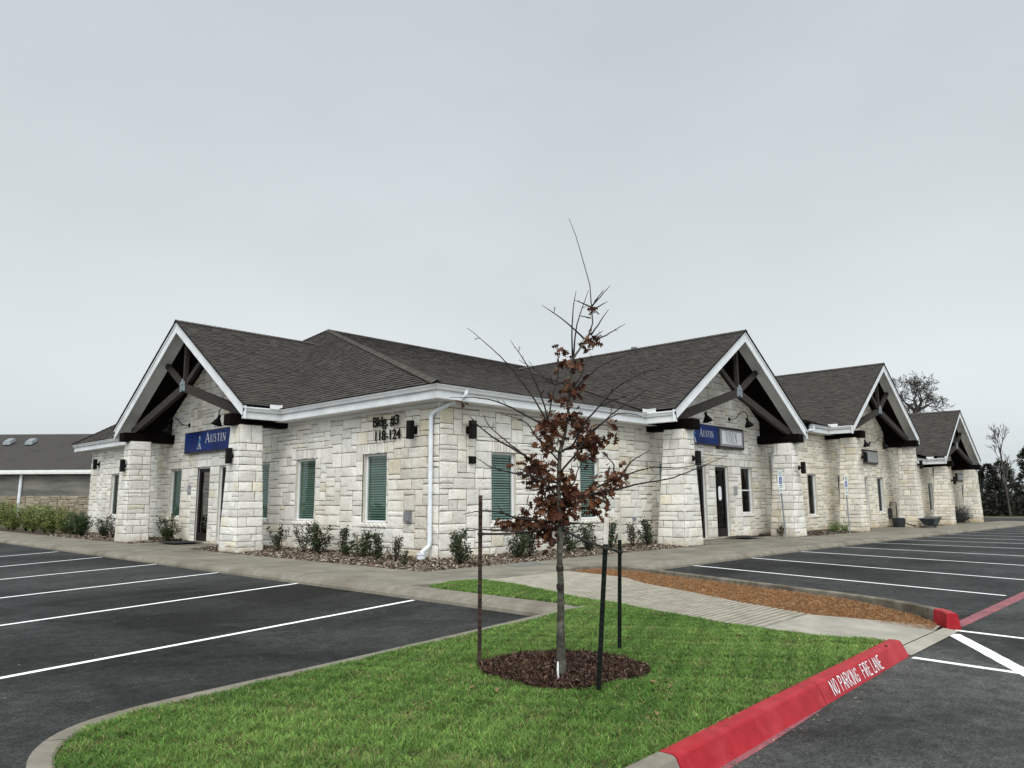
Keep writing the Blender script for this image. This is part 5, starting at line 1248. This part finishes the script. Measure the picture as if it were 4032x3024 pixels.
place_shrub('greyball', 44.6, -2.4, -0.22, .6, 1.0, 'dark grey green bush inside the farthest porch, left of two', 'dark bushes in the farthest porch', name='bush', cat='bush')
place_shrub('greyball', 46.9, -2.3, -0.24, 2.6, 1.15, 'dark grey green bush inside the farthest porch, right of two', 'dark bushes in the farthest porch', name='bush', cat='bush')
# ---- young oak in the lawn
TP = Vector((-8.56, -11.54, 0))
OAK = thing('oak_tree', 'staked young oak with mostly bare twigs and clinging rust brown leaves', 'tree', TP)
def TL(a, z, d=0.0): return LAT*a+FW*d+TP+Vector((0, 0, z))
tr = [(0.0, -0.02, .060), (0.0, 0.10, .052), (0.005, 0.45, .045), (0.01, .81, .040), (0.0, 1.05, .036), (0.01, 1.20, .040), (0.01, 1.36, .034), (0.0, 1.64, .028), (0.02, 1.98, .026), (0.07, 2.15, .021), (0.11, 2.41, .018), (0.14, 2.73, .016), (0.15, 2.85, .016), (0.21, 2.93, .014), (0.3, 3.06, .012), (0.35, 3.2, .0095), (0.34, 3.4, .008), (0.33, 3.57, .0065), (0.24, 3.91, .0045), (0.2, 4.05, .004), (0.14, 4.22, .003)]
r_ = random.Random(21)
m_ = MB(); dz_ = [0.03*math.sin(k*0.9) for k in range(len(tr))]
m_.tube([TL(a, z, d_) for (a, z, w), d_ in zip(tr, dz_)], [w*.74*r_.uniform(.94, 1.08)+(.008 if z < .2 else 0) for a, z, w in tr], 10)
trunk_o = m_.build('trunk', BARK, OAK, smooth=True)
def trunk_d(z):
    for k in range(len(tr)-1):
        if tr[k][1] <= z <= tr[k+1][1]: return dz_[k]
    return 0
BR = [[(0.26, 3.04), (0.1, 3.21), (-0.13, 3.38)], [(0.05, 2.12), (-0.07, 2.18), (-0.11, 2.31), (-0.25, 2.55), (-0.45, 2.82), (-0.6, 2.97), (-0.84, 3.18)], [(-0.09, 2.28), (-0.1, 2.37), (-0.15, 2.54), (-0.25, 2.77), (-0.33, 2.91), (-0.43, 3.06)], [(-0.09, 2.22), (-0.08, 2.31), (-0.04, 2.49), (0.03, 2.77), (0.01, 3.0)], [(-0.05, 2.2), (-0.21, 2.29), (-0.48, 2.44), (-0.7, 2.51), (-1.01, 2.52)], [(0.02, 1.98), (-0.09, 2.04), (-0.2, 2.13), (-0.27, 2.26), (-0.38, 2.32), (-0.52, 2.35)], [(-0.01, 1.73), (-0.15, 1.85), (-0.29, 1.95), (-0.48, 2.1), (-0.65, 2.25), (-0.69, 2.35)], [(-0.29, 1.95), (-0.6, 2.12), (-0.76, 2.26), (-0.81, 2.32)], [(0.0, 1.7), (-0.2, 1.76), (-0.42, 1.79), (-0.61, 1.84), (-0.74, 1.92)], [(0.15, 2.85), (0.15, 3.25), (0.19, 3.49)], [(0.16, 2.87), (0.19, 3.17), (0.32, 3.53)], [(0.33, 3.08), (0.42, 3.21), (0.51, 3.35)], [(0.34, 3.04), (0.44, 3.12)], [(0.34, 3.03), (0.45, 3.05), (0.63, 3.15)], [(0.34, 3.35), (0.39, 3.43), (0.46, 3.53)], [(0.35, 3.37), (0.39, 3.41), (0.52, 3.55)], [(0.34, 3.32), (0.5, 3.42)], [(0.33, 3.36), (0.18, 3.43)], [(0.33, 3.25), (0.23, 3.27)], [(0.15, 2.56), (0.17, 2.61), (0.24, 2.7), (0.29, 2.87)], [(0.15, 2.53), (0.21, 2.61), (0.32, 2.71), (0.44, 2.8), (0.74, 2.9)], [(0.04, 1.99), (0.14, 2.04), (0.24, 2.25), (0.4, 2.41), (0.49, 2.53), (0.69, 2.64), (0.92, 2.72)], [(0.4, 2.41), (0.54, 2.47), (0.71, 2.51)], [(0.06, 2.01), (0.16, 2.02), (0.33, 2.17), (0.5, 2.33), (0.71, 2.47), (0.94, 2.63)], [(0.0, 1.52), (0.23, 1.59), (0.47, 1.63), (0.76, 1.7), (1.0, 1.73), (1.2, 1.8), (1.53, 1.94)], [(0.0, 1.53), (0.19, 1.59), (0.38, 1.67), (0.6, 1.76), (0.81, 1.83), (0.95, 1.86), (1.25, 1.85), (1.55, 1.93)], [(0.57, 1.75), (0.68, 1.91), (0.86, 2.0)], [(0.50, 1.72), (0.52, 1.87), (0.45, 1.94), (0.4, 1.99)], [(-0.0, 1.32), (-0.18, 1.28), (-0.3, 1.27), (-0.65, 1.3), (-0.81, 1.29), (-0.89, 1.31)], [(-0.02, 1.35), (-0.39, 1.39), (-0.52, 1.45), (-0.71, 1.46), (-0.84, 1.43)], [(-0.02, 1.68), (-0.17, 1.64), (-0.31, 1.63)], [(-0.01, 1.59), (-0.16, 1.73), (-0.39, 1.71)], [(0.02, 1.6), (0.15, 1.7), (0.18, 1.81), (0.24, 1.91)], [(0.0, 1.91), (-0.06, 1.98), (-0.12, 2.02), (-0.34, 2.05)], [(0.12, 2.65), (-0.04, 2.6), (-0.16, 2.73), (-0.35, 2.84)], [(0.02, 1.35), (0.21, 1.34), (0.37, 1.31)], [(0.01, 1.79), (0.17, 1.97), (0.28, 2.16), (0.54, 2.33), (0.74, 2.28)]]
m_ = MB(); BD = []
for i, b in enumerate(BR):
    slope = r_.uniform(-0.55, 0.55); ln = abs(b[-1][0]-b[0][0])+0.3*abs(b[-1][1]-b[0][1])
    base_r = 0.008+0.005*min(1.0, ln/1.0); pts = []; rad = []; L0 = 0
    # densify with small wiggle
    dense = []
    for k in range(len(b)-1):
        for j in range(4):
            t_ = j/4; dense.append((b[k][0]+(b[k+1][0]-b[k][0])*t_, b[k][1]+(b[k+1][1]-b[k][1])*t_))
    dense.append(b[-1]); sm = dense[:]
    for _ in range(2): sm = [sm[0]]+[((sm[k-1][0]+2*sm[k][0]+sm[k+1][0])/4, (sm[k-1][1]+2*sm[k][1]+sm[k+1][1])/4) for k in range(1, len(sm)-1)]+[sm[-1]]
    td = trunk_d(b[0][1])
    for k, (a, z) in enumerate(sm):
        t_ = k/(len(sm)-1); dd = td+slope*t_*max(0.15, ln)*0.8+r_.uniform(-.004, .004)
        pts.append(TL(a+r_.uniform(-.003, .003), z+r_.uniform(-.003, .003), dd)); rad.append(base_r*(1-t_)**0.8*0.72+0.0022)
    m_.tube(pts, rad, 5); BD.append((sm, slope, ln, td))
    if ln > .3:   # fine side twigs
        for _ in range(int(1+ln*2.2)):
            k = r_.randrange(3, len(pts)-2); dd_ = (pts[k+1]-pts[k]).normalized(); o_ = Vector((r_.gauss(0, 1), r_.gauss(0, 1), r_.gauss(.3, .8))).normalized(); v_ = (dd_+o_*.9).normalized(); L_ = r_.uniform(.03, .10)
            m_.tube([pts[k], pts[k]+v_*L_*.5+o_*.006, pts[k]+v_*L_], [.0034, .0028, .0018], 4)
            if r_.random() < .4: m_.tube([pts[k]+v_*L_*.5, pts[k]+v_*L_*.5+(v_+o_).normalized()*L_*.5], [.0026, .0016], 4)
    # buds / spurs
    for k in range(3, len(pts)-1, 3):
        d = Vector((r_.gauss(0, 1), r_.gauss(0, 1), r_.gauss(.5, .6))).normalized()*r_.uniform(.012, .03); m_.tube([pts[k], pts[k]+d], [0.003, 0.002], 4)
m_.build('branches', TWIG, OAK, smooth=True)
LC = [(0.31, 3.03, 0.07, 14), (0.06, 2.94, 0.03, 4), (0.18, 2.81, 0.06, 14), (0.06, 2.81, 0.06, 8), (0.15, 2.58, 0.08, 22), (-0.08, 2.54, 0.03, 3), (0.07, 2.47, 0.05, 9), (0.02, 2.32, 0.07, 14), (0.16, 2.3, 0.08, 16), (-0.07, 2.22, 0.1, 22), (-0.09, 2.1, 0.11, 30), (0.21, 2.21, 0.08, 22), (0.25, 2.13, 0.1, 26), (0.33, 2.04, 0.07, 18), (0.23, 1.99, 0.07, 18), (0.41, 2.11, 0.04, 6), (0.52, 2.16, 0.03, 3), (0.5, 2.27, 0.04, 4), (-0.16, 2.26, 0.04, 5), (-0.2, 1.88, 0.1, 24), (-0.23, 1.79, 0.1, 24), (-0.16, 1.73, 0.08, 16), (-0.09, 1.85, 0.06, 9), (0.08, 1.78, 0.06, 10), (0.08, 1.67, 0.07, 18), (0.12, 1.58, 0.07, 18), (0.54, 1.77, 0.09, 22), (0.43, 1.67, 0.08, 22), (0.36, 1.52, 0.08, 18), (0.27, 1.55, 0.07, 12), (0.27, 1.47, 0.03, 3), (-0.01, 1.49, 0.12, 45), (-0.08, 1.52, 0.1, 25), (-0.17, 1.55, 0.07, 12), (0.12, 1.49, 0.08, 22), (0.01, 1.4, 0.06, 18), (-0.3, 1.37, 0.09, 24), (-0.19, 1.35, 0.09, 24), (-0.1, 1.29, 0.08, 20), (-0.09, 1.23, 0.07, 14), (-0.39, 1.36, 0.05, 8), (-0.53, 1.37, 0.03, 4), (-0.45, 1.33, 0.04, 5), (-0.87, 2.46, 0.02, 2), (0.36, 3.34, 0.02, 3)]
def oak_leaf(mb_, p, d, up, L_, col, r_):
    s = d.cross(up); s = s.normalized() if s.length > 1e-4 else d.orthogonal().normalized(); nrm = s.cross(d); curl = r_.uniform(-.5, .9)
    n = 8; mid = []; 
    for k in range(n+1):
        t_ = k/n; mid.append(p+d*L_*t_+nrm*(-curl*L_*t_*t_*.5))
    prof = [0.02, .06, .30, .09, .40, .10, .34, .10, 0.0]
    for sg in (-1, 1):
        fold = r_.uniform(.1, .8)
        out = []
        for k in range(n+1):
            w = prof[k]*L_*r_.uniform(.8, 1.15); fwd = 0.07*L_ if prof[k] > .2 else 0
            out.append(mid[k]+s*sg*w+nrm*w*fold+d*fwd)
        for k in range(n): mb_.poly([mid[k], out[k], out[k+1], mid[k+1]], col=col)
m_ = MB()
for (a, z, R_, n) in LC:
    for k in range(int(n*2.0)):
        o = Vector((r_.gauss(0, .5), r_.gauss(0, .5), r_.gauss(0, .5)))*R_*1.08
        p = TL(a+o.x, z+o.z*1.1, o.y*1.3)
        d = Vector((r_.gauss(0, .8), r_.gauss(0, .8), r_.gauss(-0.55, .6))).normalized(); up = Vector((r_.gauss(0, 1), r_.gauss(0, 1), r_.gauss(0, 1))).normalized()
        g = r_.uniform(.4, 1.15); c = r_.choice([(0.10, 0.034, 0.016), (0.070, 0.024, 0.012), (0.15, 0.058, 0.024), (0.045, 0.018, 0.011), (0.20, 0.10, 0.06), (0.09, 0.028, 0.013)])
        oak_leaf(m_, p, d, up, r_.uniform(0.05, 0.098), (c[0]*g, c[1]*g, c[2]*g), r_)
m_.build('leaves', DRYLEAF, OAK)
m_ = MB()
for k in range(26):
    a_ = r_.uniform(0, 6.28); q_ = abs(r_.gauss(.5, .55)); x_, y_ = -8.4+math.cos(a_)*q_*1.3, -11.35+math.sin(a_)*q_
    if -13.0 < y_ < -9.7: oak_leaf(m_, Vector((x_, y_, .035)), Vector((math.cos(a_*3), math.sin(a_*3), r_.uniform(-.1, .2))).normalized(), Vector((r_.gauss(0, .3), r_.gauss(0, .3), 1)), r_.uniform(.04, .075), r_.choice([(0.16, 0.08, 0.035), (0.10, 0.035, 0.018), (0.28, 0.18, 0.10)]), r_)
tag(m_.build('fallen_leaves', DRYLEAF), 'a few fallen brown oak leaves on the mulch ring and grass', 'leaves', kind='stuff')
for z in (0.92, 0.76):
    m_ = MB(); m_.lathe(TP+Vector((0.004, 0, z)), [(0.031, 0), (0.034, 0.01), (0.034, 0.04), (0.030, 0.05)], 10); m_.build('bark_scar', TWIG, OAK)
# stakes and straps
STKM = noise_mat('green_stake_paint', (0.004, 0.007, 0.0055), (0.010, 0.014, 0.011), scale=12, rough=0.75, spec=0.1)
RUST = noise_mat('rusty_stake', (0.024, 0.014, 0.011), (0.065, 0.040, 0.030), scale=14, rough=0.85, bump=0.4)
TIPW = noise_mat('white_stake_tip', (0.36, 0.33, 0.28), (0.58, 0.55, 0.50), scale=12, rough=0.7)
def stake(base, top, body, tip, label, tipfrac=0.16):
    t_ = thing('tree_stake', label, 'stake', base, 'metal stakes around the young oak')
    B, T_ = Vector(base), Vector(top); d = (T_-B); ax = d.normalized(); s1 = LAT; s2 = FW
    def bar(mb_, f0, f1):
        p0, p1 = B+d*f0, B+d*f1
        mb_.beam(p0, p1, 0.040, 0.006, up=FW); mb_.beam(p0+FW*0.018, p1+FW*0.018, 0.006, 0.034, up=FW)
    m_ = MB(); bar(m_, -0.02, 1-tipfrac if tip else 1.0); n = 24
    for k in range(2, n-(4 if tip else 0)): 
        p = B+d*(k/n); m_.box(p-Vector((0.024, 0.012, 0.008)), p+Vector((-0.008, -0.002, 0.008))); 
        m_.box(p-FW*0.012-Vector((0.006, 0.006, 0.009)), p-FW*0.006+Vector((0.006, 0.006, 0.006)))
    m_.build('shaft', body, t_)
    if tip: m2 = MB(); bar(m2, 1-tipfrac, 1.0); m2.build('painted_tip', TIPW, t_)
stake((-8.55, -10.5, 0), (-8.544, -10.506, 1.60), RUST, False, 'rust brown studded stake left of the young oak')
stake((-8.70, -12.05, 0), (-8.62, -12.12, 1.405), STKM, True, 'dark green stake with white tip nearest the viewer, right of the oak')
stake((-7.18, -11.18, 0), (-7.152, -11.209, 1.34), STKM, True, 'dark green stake with white tip farther back, rightmost of the three')
STRAP = noise_mat('black_strap', (0.012, 0.011, 0.010), (0.03, 0.027, 0.024), scale=14, rough=0.8)
def strap(a, b, label, r0=0.011):
    a, b = Vector(a), Vector(b); m_ = MB(); P = []
    for k in range(9): t_ = k/8; P.append(a.lerp(b, t_)-Vector((0, 0, 0.02*math.sin(math.pi*t_))))
    m_.tube(P, [r0*1.25]+[r0]*7+[r0*1.2], 6); m_.lathe(b-Vector((0, 0, .015)), [(0.03, 0), (0.034, 0.015), (0.03, 0.03)], 10); m_.lathe(a-Vector((0, 0, .02)), [(0.042, 0), (0.047, 0.02), (0.042, 0.04)], 10)
    tag(m_.build('guy_strap', STRAP), label, 'strap', 'black straps tying the oak to its stakes')
strap((-8.56, -11.54, 1.30), (-8.545, -10.51, 1.22), 'black strap from the oak trunk to the rust brown stake')
strap((-8.56, -11.54, 1.31), (-8.63, -12.11, 1.15), 'black strap from the trunk to the white tipped stake nearest the viewer')
strap((-8.56, -11.54, 1.30), (-7.156, -11.205, 1.00), 'black strap from the trunk to the farthest stake')
m_ = MB(); m_.tube([(-8.67, -11.60, 0.03), (-8.675, -11.60, 0.10), (-8.66, -11.59, 0.17)], [0.008, 0.010, 0.006], 6); tag(m_.build('plant_tag', SIGNW), 'small white plastic tag standing in the mulch beside the oak trunk', 'tag')
# ================================================================== PARKING SIGNS
GALV = noise_mat('galvanised_post', (0.20, 0.22, 0.23), (0.30, 0.32, 0.33), scale=10, rough=0.5, spec=0.5, metal=0.2)
HCB = simple('access_blue', (0.015, 0.06, 0.30), rough=0.4); SGRN = simple('sign_green', (0.02, 0.16, 0.07), rough=0.5)
def hc_sign(x, y, z, lean, label, sc=1.0):
    t_ = thing('parking_sign', label, 'sign', (x, y, z), 'accessible parking signs on grey posts')
    top = Vector((x+lean, y, z+2.66*sc)); B = Vector((x, y, z))
    m_ = MB(); m_.beam(B, top, 0.065, 0.04, up=(0, 1, 0)); m_.build('post', GALV, t_)
    def F(u, v, n): return top+Vector((u*sc, -0.025-n, v*sc))
    m_ = MB(); m_.fbox(F, -0.21, 0.21, -0.62, 0.04, 0.0, 0.008); pl = m_.build('sign_plate', SIGNW, t_)
    m_ = MB(); m_.fbox(F, -0.13, 0.13, -0.50, -0.22, 0.009, 0.012); m_.build('symbol_panel', HCB, t_)
    m_ = MB(); n0 = 0.0135
    def ln(a, b, w):
        a, b = Vector(a), Vector(b); d = (b-a).normalized(); q = Vector((-d.y, d.x))*w/2; m_.poly([F(p.x, p.y, n0) for p in (a+q, b+q, b-q, a-q)])
    m_.poly([F(-0.02+0.022*math.cos(k*.785), -0.255+0.022*math.sin(k*.785), n0) for k in range(8)])
    ln((-0.02, -0.28), (-0.01, -0.37), .026); ln((-0.01, -0.37), (0.05, -0.37), .024); ln((0.05, -0.37), (0.085, -0.45), .022); ln((-0.015, -0.32), (0.04, -0.32), .018)
    for k in range(9): a0 = 2.4+k*.42; ln((-.005+.07*math.cos(a0), -.40+.07*math.sin(a0)), (-.005+.07*math.cos(a0+.42), -.40+.07*math.sin(a0+.42)), .016)
    m_.build('access_symbol', SIGNW, t_)
    m_ = MB()
    for (u0, u1, v) in ((-.15, .15, -.02), (-.17, .17, -.09), (-.12, .12, -.16), (-.15, .15, -.56)): m_.fbox(F, u0, u1, v-.018, v+.012, 0.0085, 0.011)
    m_.build('sign_text', SGRN, t_)
    m_ = MB(); m_.fbox(F, -0.20, 0.20, -0.86, -0.66, 0.0, 0.008); m_.fbox(F, -.15, .15, -.79, -.765, .009, .011, mat=1); m_.fbox(F, -.13, .13, -.74, -.715, .009, .011, mat=1); m_.build('lower_plate', [SIGNW, SGRN], t_)
hc_sign(15.5, -3.12, -0.03, -0.25, 'grey post with white and blue accessible parking sign by the nearest pier', 1.0)
hc_sign(22.6, -3.10, -0.09, -0.12, 'grey post with white and blue accessible parking sign in front of the middle porch', 1.0)
# ---- clutter by the middle porch
DKP = simple('dark_plastic', (0.02, 0.024, 0.026), rough=0.5); GRT = simple('grey_tub', (0.055, 0.065, 0.072), rough=0.5)
t_ = thing('hose_reel', 'black hose reel box on the ground by the middle porch door', 'hose reel', (33.0, -2.2, -.12))
m_ = MB(); m_.lathe((33.0, -2.2, -.12), [(0.0, 0), (.30, 0), (.34, .25), (.36, .5), (.30, .55), (0, .55)], 14); m_.build('tub', DKP, t_)
m_ = MB(); m_.tube([(33.3, -2.3, .25), (33.7, -2.5, .05), (34.4, -2.9, -.10), (36, -3.0, -.13), (37.2, -2.95, -.13)], .03, 6); m_.build('hose', DKP, t_)
t_ = thing('wheelbarrow', 'dark grey wheelbarrow with black handles standing on the walk right of the middle porch', 'wheelbarrow', (34.0, -3.9, -.14))
m_ = MB(); x, y, z = 33.6, -3.55, -.14
m_.hexa([(x+.15, y-.25, z+.18), (x+1.0, y-.25, z+.12), (x+1.0, y+.25, z+.12), (x+.15, y+.25, z+.18), (x-.1, y-.42, z+.52), (x+1.35, y-.42, z+.60), (x+1.35, y+.42, z+.60), (x-.1, y+.42, z+.52)]); m_.build('tray', GRT, t_)
m_ = MB()
for s_ in (-.3, .3): m_.tube([(x+1.5, y+s_*.2, z+.1), (x+.9, y+s_*.6, z+.12), (x-.7, y+s_, z+.55)], .025, 6); m_.tube([(x+.2, y+s_*.7, z+.2), (x+.05, y+s_*.9, z)], .02, 6)
m_.build('handles', DKP, t_)
m_ = MB(); m_.lathe((x+1.55, y-.05, z+.19), [(0, 0), (.17, 0), (.19, .03), (.19, .07), (.17, .1), (0, .1)], 16, axis=(0, 1, 0)); m_.build('wheel', DKP, t_)
t_ = thing('meter_box', 'small black meter box with pipe low on the wall inside the middle porch', 'meter box', FR(34.4, .5, 0))
m_ = MB(); m_.fbox(FR, 34.2, 34.55, .35, .95, .04, .18); m_.build('box', DKP, t_)
m_ = MB(); m_.tube([FR(34.45, .95, .1), FR(34.5, 1.3, .1), FR(35.6, 1.3, .1), FR(35.6, 0, .1)], .03, 6); m_.build('pipe', DKP, t_)
# ================================================================== FAR LEFT BUILDING
A0 = Vector((1.2, 57.6, -0.05)); U_ = LAT; V_ = FW
def FB(u, v, n): return A0+U_*u+Vector((0, 0, v))-V_*n
FBLD = thing('neighbour_building', 'low grey brown building with dark roof behind the bushes at the far left', 'building', A0)
m_ = MB(); rr = random.Random(77)
STUC = noise_mat('weathered_siding', (0.10, 0.098, 0.088), (0.19, 0.18, 0.155), scale=1.0, detail=10, rough=0.9, bump=0.5, bscale=8, bdist=0.05, c2=(0.075, 0.075, 0.07), s2=0.35, stretch=(.5, .5, 2.5))
m_.fbox(FB, -30, 26, 0, 4.0, -0.3, 0); w_ = m_.build('wall', STUC, FBLD)
m_ = MB()
for j, (u0, u1, v0, v1) in enumerate(((-14.0, 9.5, 0.2, 2.15),)):
    stones_to(m_, FB, [(a, b, min(c, u1), min(d, v1)) for a, b, c, d in lay_random(u0, u1, v0, v1, [], rr, .24, .15)], rr, warm=1.0, jit=.03, depth=(.03, .09))
m_.c = [(c[0]*(.30 if i < len(m_.c)*.0 else .42), c[1]*.40, c[2]*.38) for i, c in enumerate(m_.c)]
m_.build('stone_facing', [STONE, MORTAR, REVEAL], FBLD)
m_ = MB(); O = FB(-31, 4.25, 0.6); 
shg = random.Random(9); Vd = (V_*7.2+Vector((0, 0, 3.6)))
m_.poly([O, O+U_*58, O+U_*58+Vd, O+Vd]); m_.poly([O+Vd, O+U_*58+Vd, O+U_*58+Vd+V_*7.2-Vector((0, 0, 3.6)), O+Vd+V_*7.2-Vector((0, 0, 3.6))])
m_.build('roof', noise_mat('dark_roof', (0.040, 0.037, 0.034), (0.056, 0.052, 0.048), scale=6, rough=0.95, bump=0.3, c2=(0.036, 0.033, 0.031), s2=0.4), FBLD)
m_ = MB(); m_.fbox(FB, -31, 27, 4.02, 4.25, .45, .62); m_.fbox(FB, -31, 27, 3.93, 4.02, 0.05, .60); m_.build('gutter', SOFFIT, FBLD)
m_ = MB(); m_.tube([FB(2.55, 4.0, .12), FB(2.5, 0, .12)], .12, 8); m_.build('downspout', PIPE, FBLD)
m_ = MB(); m_.fbox(FB, -1.05, 0.35, 2.2, 3.2, -0.05, 0.02); m_.build('window', INTER, FBLD)
DOME = simple('skylight_glazing', (0.20, 0.23, 0.24), rough=0.2, spec=0.5)
for u in (-1.85, .10):
    f = 0.70; c = O+U_*(u+31)+Vd*f+Vector((0, 0, .12)); m_ = MB(); n_ = Vector((0, 0, 1))
    a = U_*.34; b = Vd.normalized()*.42
    m_.hexa([c-a-b, c+a-b, c+a+b, c-a+b, c-a*.8-b*.8+n_*.28, c+a*.8-b*.8+n_*.28, c+a*.8+b*.8+n_*.28, c-a*.8+b*.8+n_*.28]); m_.build('skylight', DOME, FBLD)
# ================================================================== TREES
def bare_tree(name, base, h, seed, label, cat='tree', spread=1.0, depth=6, r0=0.35, gnarl=0.35, lean=0.0, nb=3, first=0.3, group=None, shrink=0.74, minr=0.012, l1=None, tg=0.03, k0=2):
    r_ = random.Random(seed); t_ = thing(name, label, cat, base, group); tk = MB(); br = MB(); B = Vector(base)
    def grow(p, d, L_, rad, lv):
        pts = [p]; rs = [rad]; q = p.copy(); dd = d.copy(); n = 4
        for k in range(n):
            gg = tg if lv == 0 else gnarl; dd = (dd+Vector((r_.gauss(0, gg), r_.gauss(0, gg), r_.gauss(0.03, gg*.7)))*0.6).normalized(); q = q+dd*L_/n; pts.append(q.copy()); rs.append(rad*(1-(k+1)/n*0.38))
        (tk if lv == 0 else br).tube(pts, rs, 7 if lv == 0 else (5 if lv < 3 else 3), cap=False)
        if lv >= depth: return
        k_ = nb if lv else nb+k0; L_ = l1 if (lv == 0 and l1) else L_
        for i in range(k_):
            a = 2*math.pi*(i+r_.random())/k_; tilt = r_.uniform(.35, .95)*spread if i else r_.uniform(.1, .4)
            e1 = dd.orthogonal().normalized(); e2 = dd.cross(e1); nd = (dd*math.cos(tilt)+(e1*math.cos(a)+e2*math.sin(a))*math.sin(tilt)).normalized(); nd.z += 0.05; nd.normalize()
            j = 4 if i == 0 else r_.choice((2, 3, 4)); grow(pts[j], nd, L_*shrink*r_.uniform(.8, 1.12), max(minr, rs[j]*r_.uniform(.55, .72)), lv+1)
    grow(B, Vector((lean, lean*.5, 1)).normalized(), h*first, r0, 0)
    tk.build('trunk', FARBARK, t_, smooth=True); br.build('branches', FARBARK, t_, smooth=True); return t_
bare_tree('bare_oak', (79.9, 8.8, -.6), 12.0, 15, 'large bare gnarled oak rising behind the roof between the last two gables', spread=1.3, depth=7, r0=0.50, gnarl=0.50, nb=3, first=1.0, shrink=0.74, minr=0.022, l1=2.5, k0=3)
bare_tree('bare_sapling', (92.6, 2.8, -.6), 7.5, 8, 'thin bare tree standing above the dark thicket at the right edge', spread=.62, depth=4, r0=0.13, gnarl=0.14, nb=3, first=1.0, shrink=0.6, minr=0.028, l1=3.2, k0=4)
bare_tree('bare_sapling', (91.0, 7.6, -.6), 5, 18, 'low bare twiggy tree between the last porch and the thin bare tree', spread=.8, depth=5, r0=0.14, gnarl=0.2, nb=3, first=1.0, shrink=0.7, minr=0.025, l1=1.7)
bare_tree('bare_sapling', (97.0, 3.6, -.6), 5, 28, 'low bare twiggy tree just right of the thin bare tree', spread=.8, depth=5, r0=0.14, gnarl=0.2, nb=3, first=1.0, shrink=0.7, minr=0.025, l1=1.7)
def cedar(x, y, h, w, seed, label, col):
    r_ = random.Random(seed); t_ = thing('evergreen_tree', label, 'tree', (x, y, -.7), 'dark evergreens beyond the car park')
    tk = MB(); tk.tube([(x, y, -.7), (x+.1, y, h*.5), (x, y, h*.95)], [.22, .14, .03], 6); tk.build('trunk', FARBARK, t_)
    lf = MB(); n = int(1500*h/6)
    for i in range(n):
        t = r_.random()**0.8; z = -.5+(h+.3)*t; rad = w*(1-t**3.4)*(0.75+.25*math.sin(t*14+seed))*r_.uniform(.35, 1.05)**.5; a = r_.uniform(0, 6.28)
        p = Vector((x+math.cos(a)*rad, y+math.sin(a)*rad, z)); d = Vector((math.cos(a)*.7, math.sin(a)*.7, r_.uniform(-.2, .9))).normalized(); s = d.orthogonal().normalized()*r_.uniform(.06, .14); L_ = r_.uniform(.22, .5); g = r_.uniform(.5, 1.6)
        lf.poly([p-s, p+s, p+d*L_+s*.3, p+d*L_-s*.3], col=(col[0]*g, col[1]*g, col[2]*g))
    lf.build('foliage', LEAFM, t_)
cl = [(0.014, 0.018, 0.010), (0.018, 0.021, 0.012), (0.020, 0.017, 0.013), (0.014, 0.022, 0.010)]
fw0 = FW; 
lbs = ['dark evergreen just right of the last porch pier', 'broad dark evergreen second right of the last porch', 'dark evergreen in front of the thin bare tree', 'tall dark evergreen right of the thin bare tree', 'greener evergreen at the right picture edge', 'low dark evergreen behind the last porch', 'brownish evergreen deep in the thicket left of the thin bare tree', 'brownish evergreen deep in the thicket right of the thin bare tree', 'dark evergreen past the right picture edge', 'low evergreen bush in front of the thicket', 'low evergreen bush at the thicket foot near the right edge']
for i, (u, dpt, h, w) in enumerate(((56.0, 96, 6.0, 2.3), (58.3, 97, 5.2, 2.4), (60.6, 95, 5.0, 2.4), (63.0, 96, 5.4, 2.5), (65.6, 94, 7.2, 2.6), (53.8, 99, 6.8, 2.4), (57.4, 100, 6.4, 2.2), (62.0, 101, 5.8, 2.3), (68.4, 95, 6.6, 2.8), (59.4, 92, 3.4, 2.0), (63.8, 91, 3.2, 2.1))):
    p = CAMP+FW*dpt+LAT*u; cedar(p.x, p.y, h*1.12+.3, w, 300+i, lbs[i], cl[i % 4])
# understorey mass behind the evergreens
m_ = MB(); r_ = random.Random(55)
for i in range(9000):
    u = r_.uniform(50, 84); dpt = r_.uniform(90.5, 104); p = CAMP+FW*dpt+LAT*u; z = -.7+abs(r_.gauss(0, 1.5)); p = Vector((p.x, p.y, z)); d = Vector((r_.gauss(0, 1), r_.gauss(0, 1), r_.gauss(.6, .6))).normalized(); s = d.orthogonal().normalized()*r_.uniform(.08, .2); L_ = r_.uniform(.3, .8); g = r_.uniform(.5, 1.5); c = r_.choice(((0.026, 0.032, 0.018), (0.036, 0.030, 0.022), (0.02, 0.024, 0.016)))
    m_.poly([p-s, p+s, p+d*L_], col=(c[0]*g, c[1]*g, c[2]*g))
tag(m_.build('undergrowth', LEAFM), 'dark tangled undergrowth filling the thicket at the right edge', 'undergrowth', kind='stuff')
for o in bpy.data.objects:
    if o.type == 'EMPTY' and o.parent is None: pass
print('objects', len(bpy.data.objects))
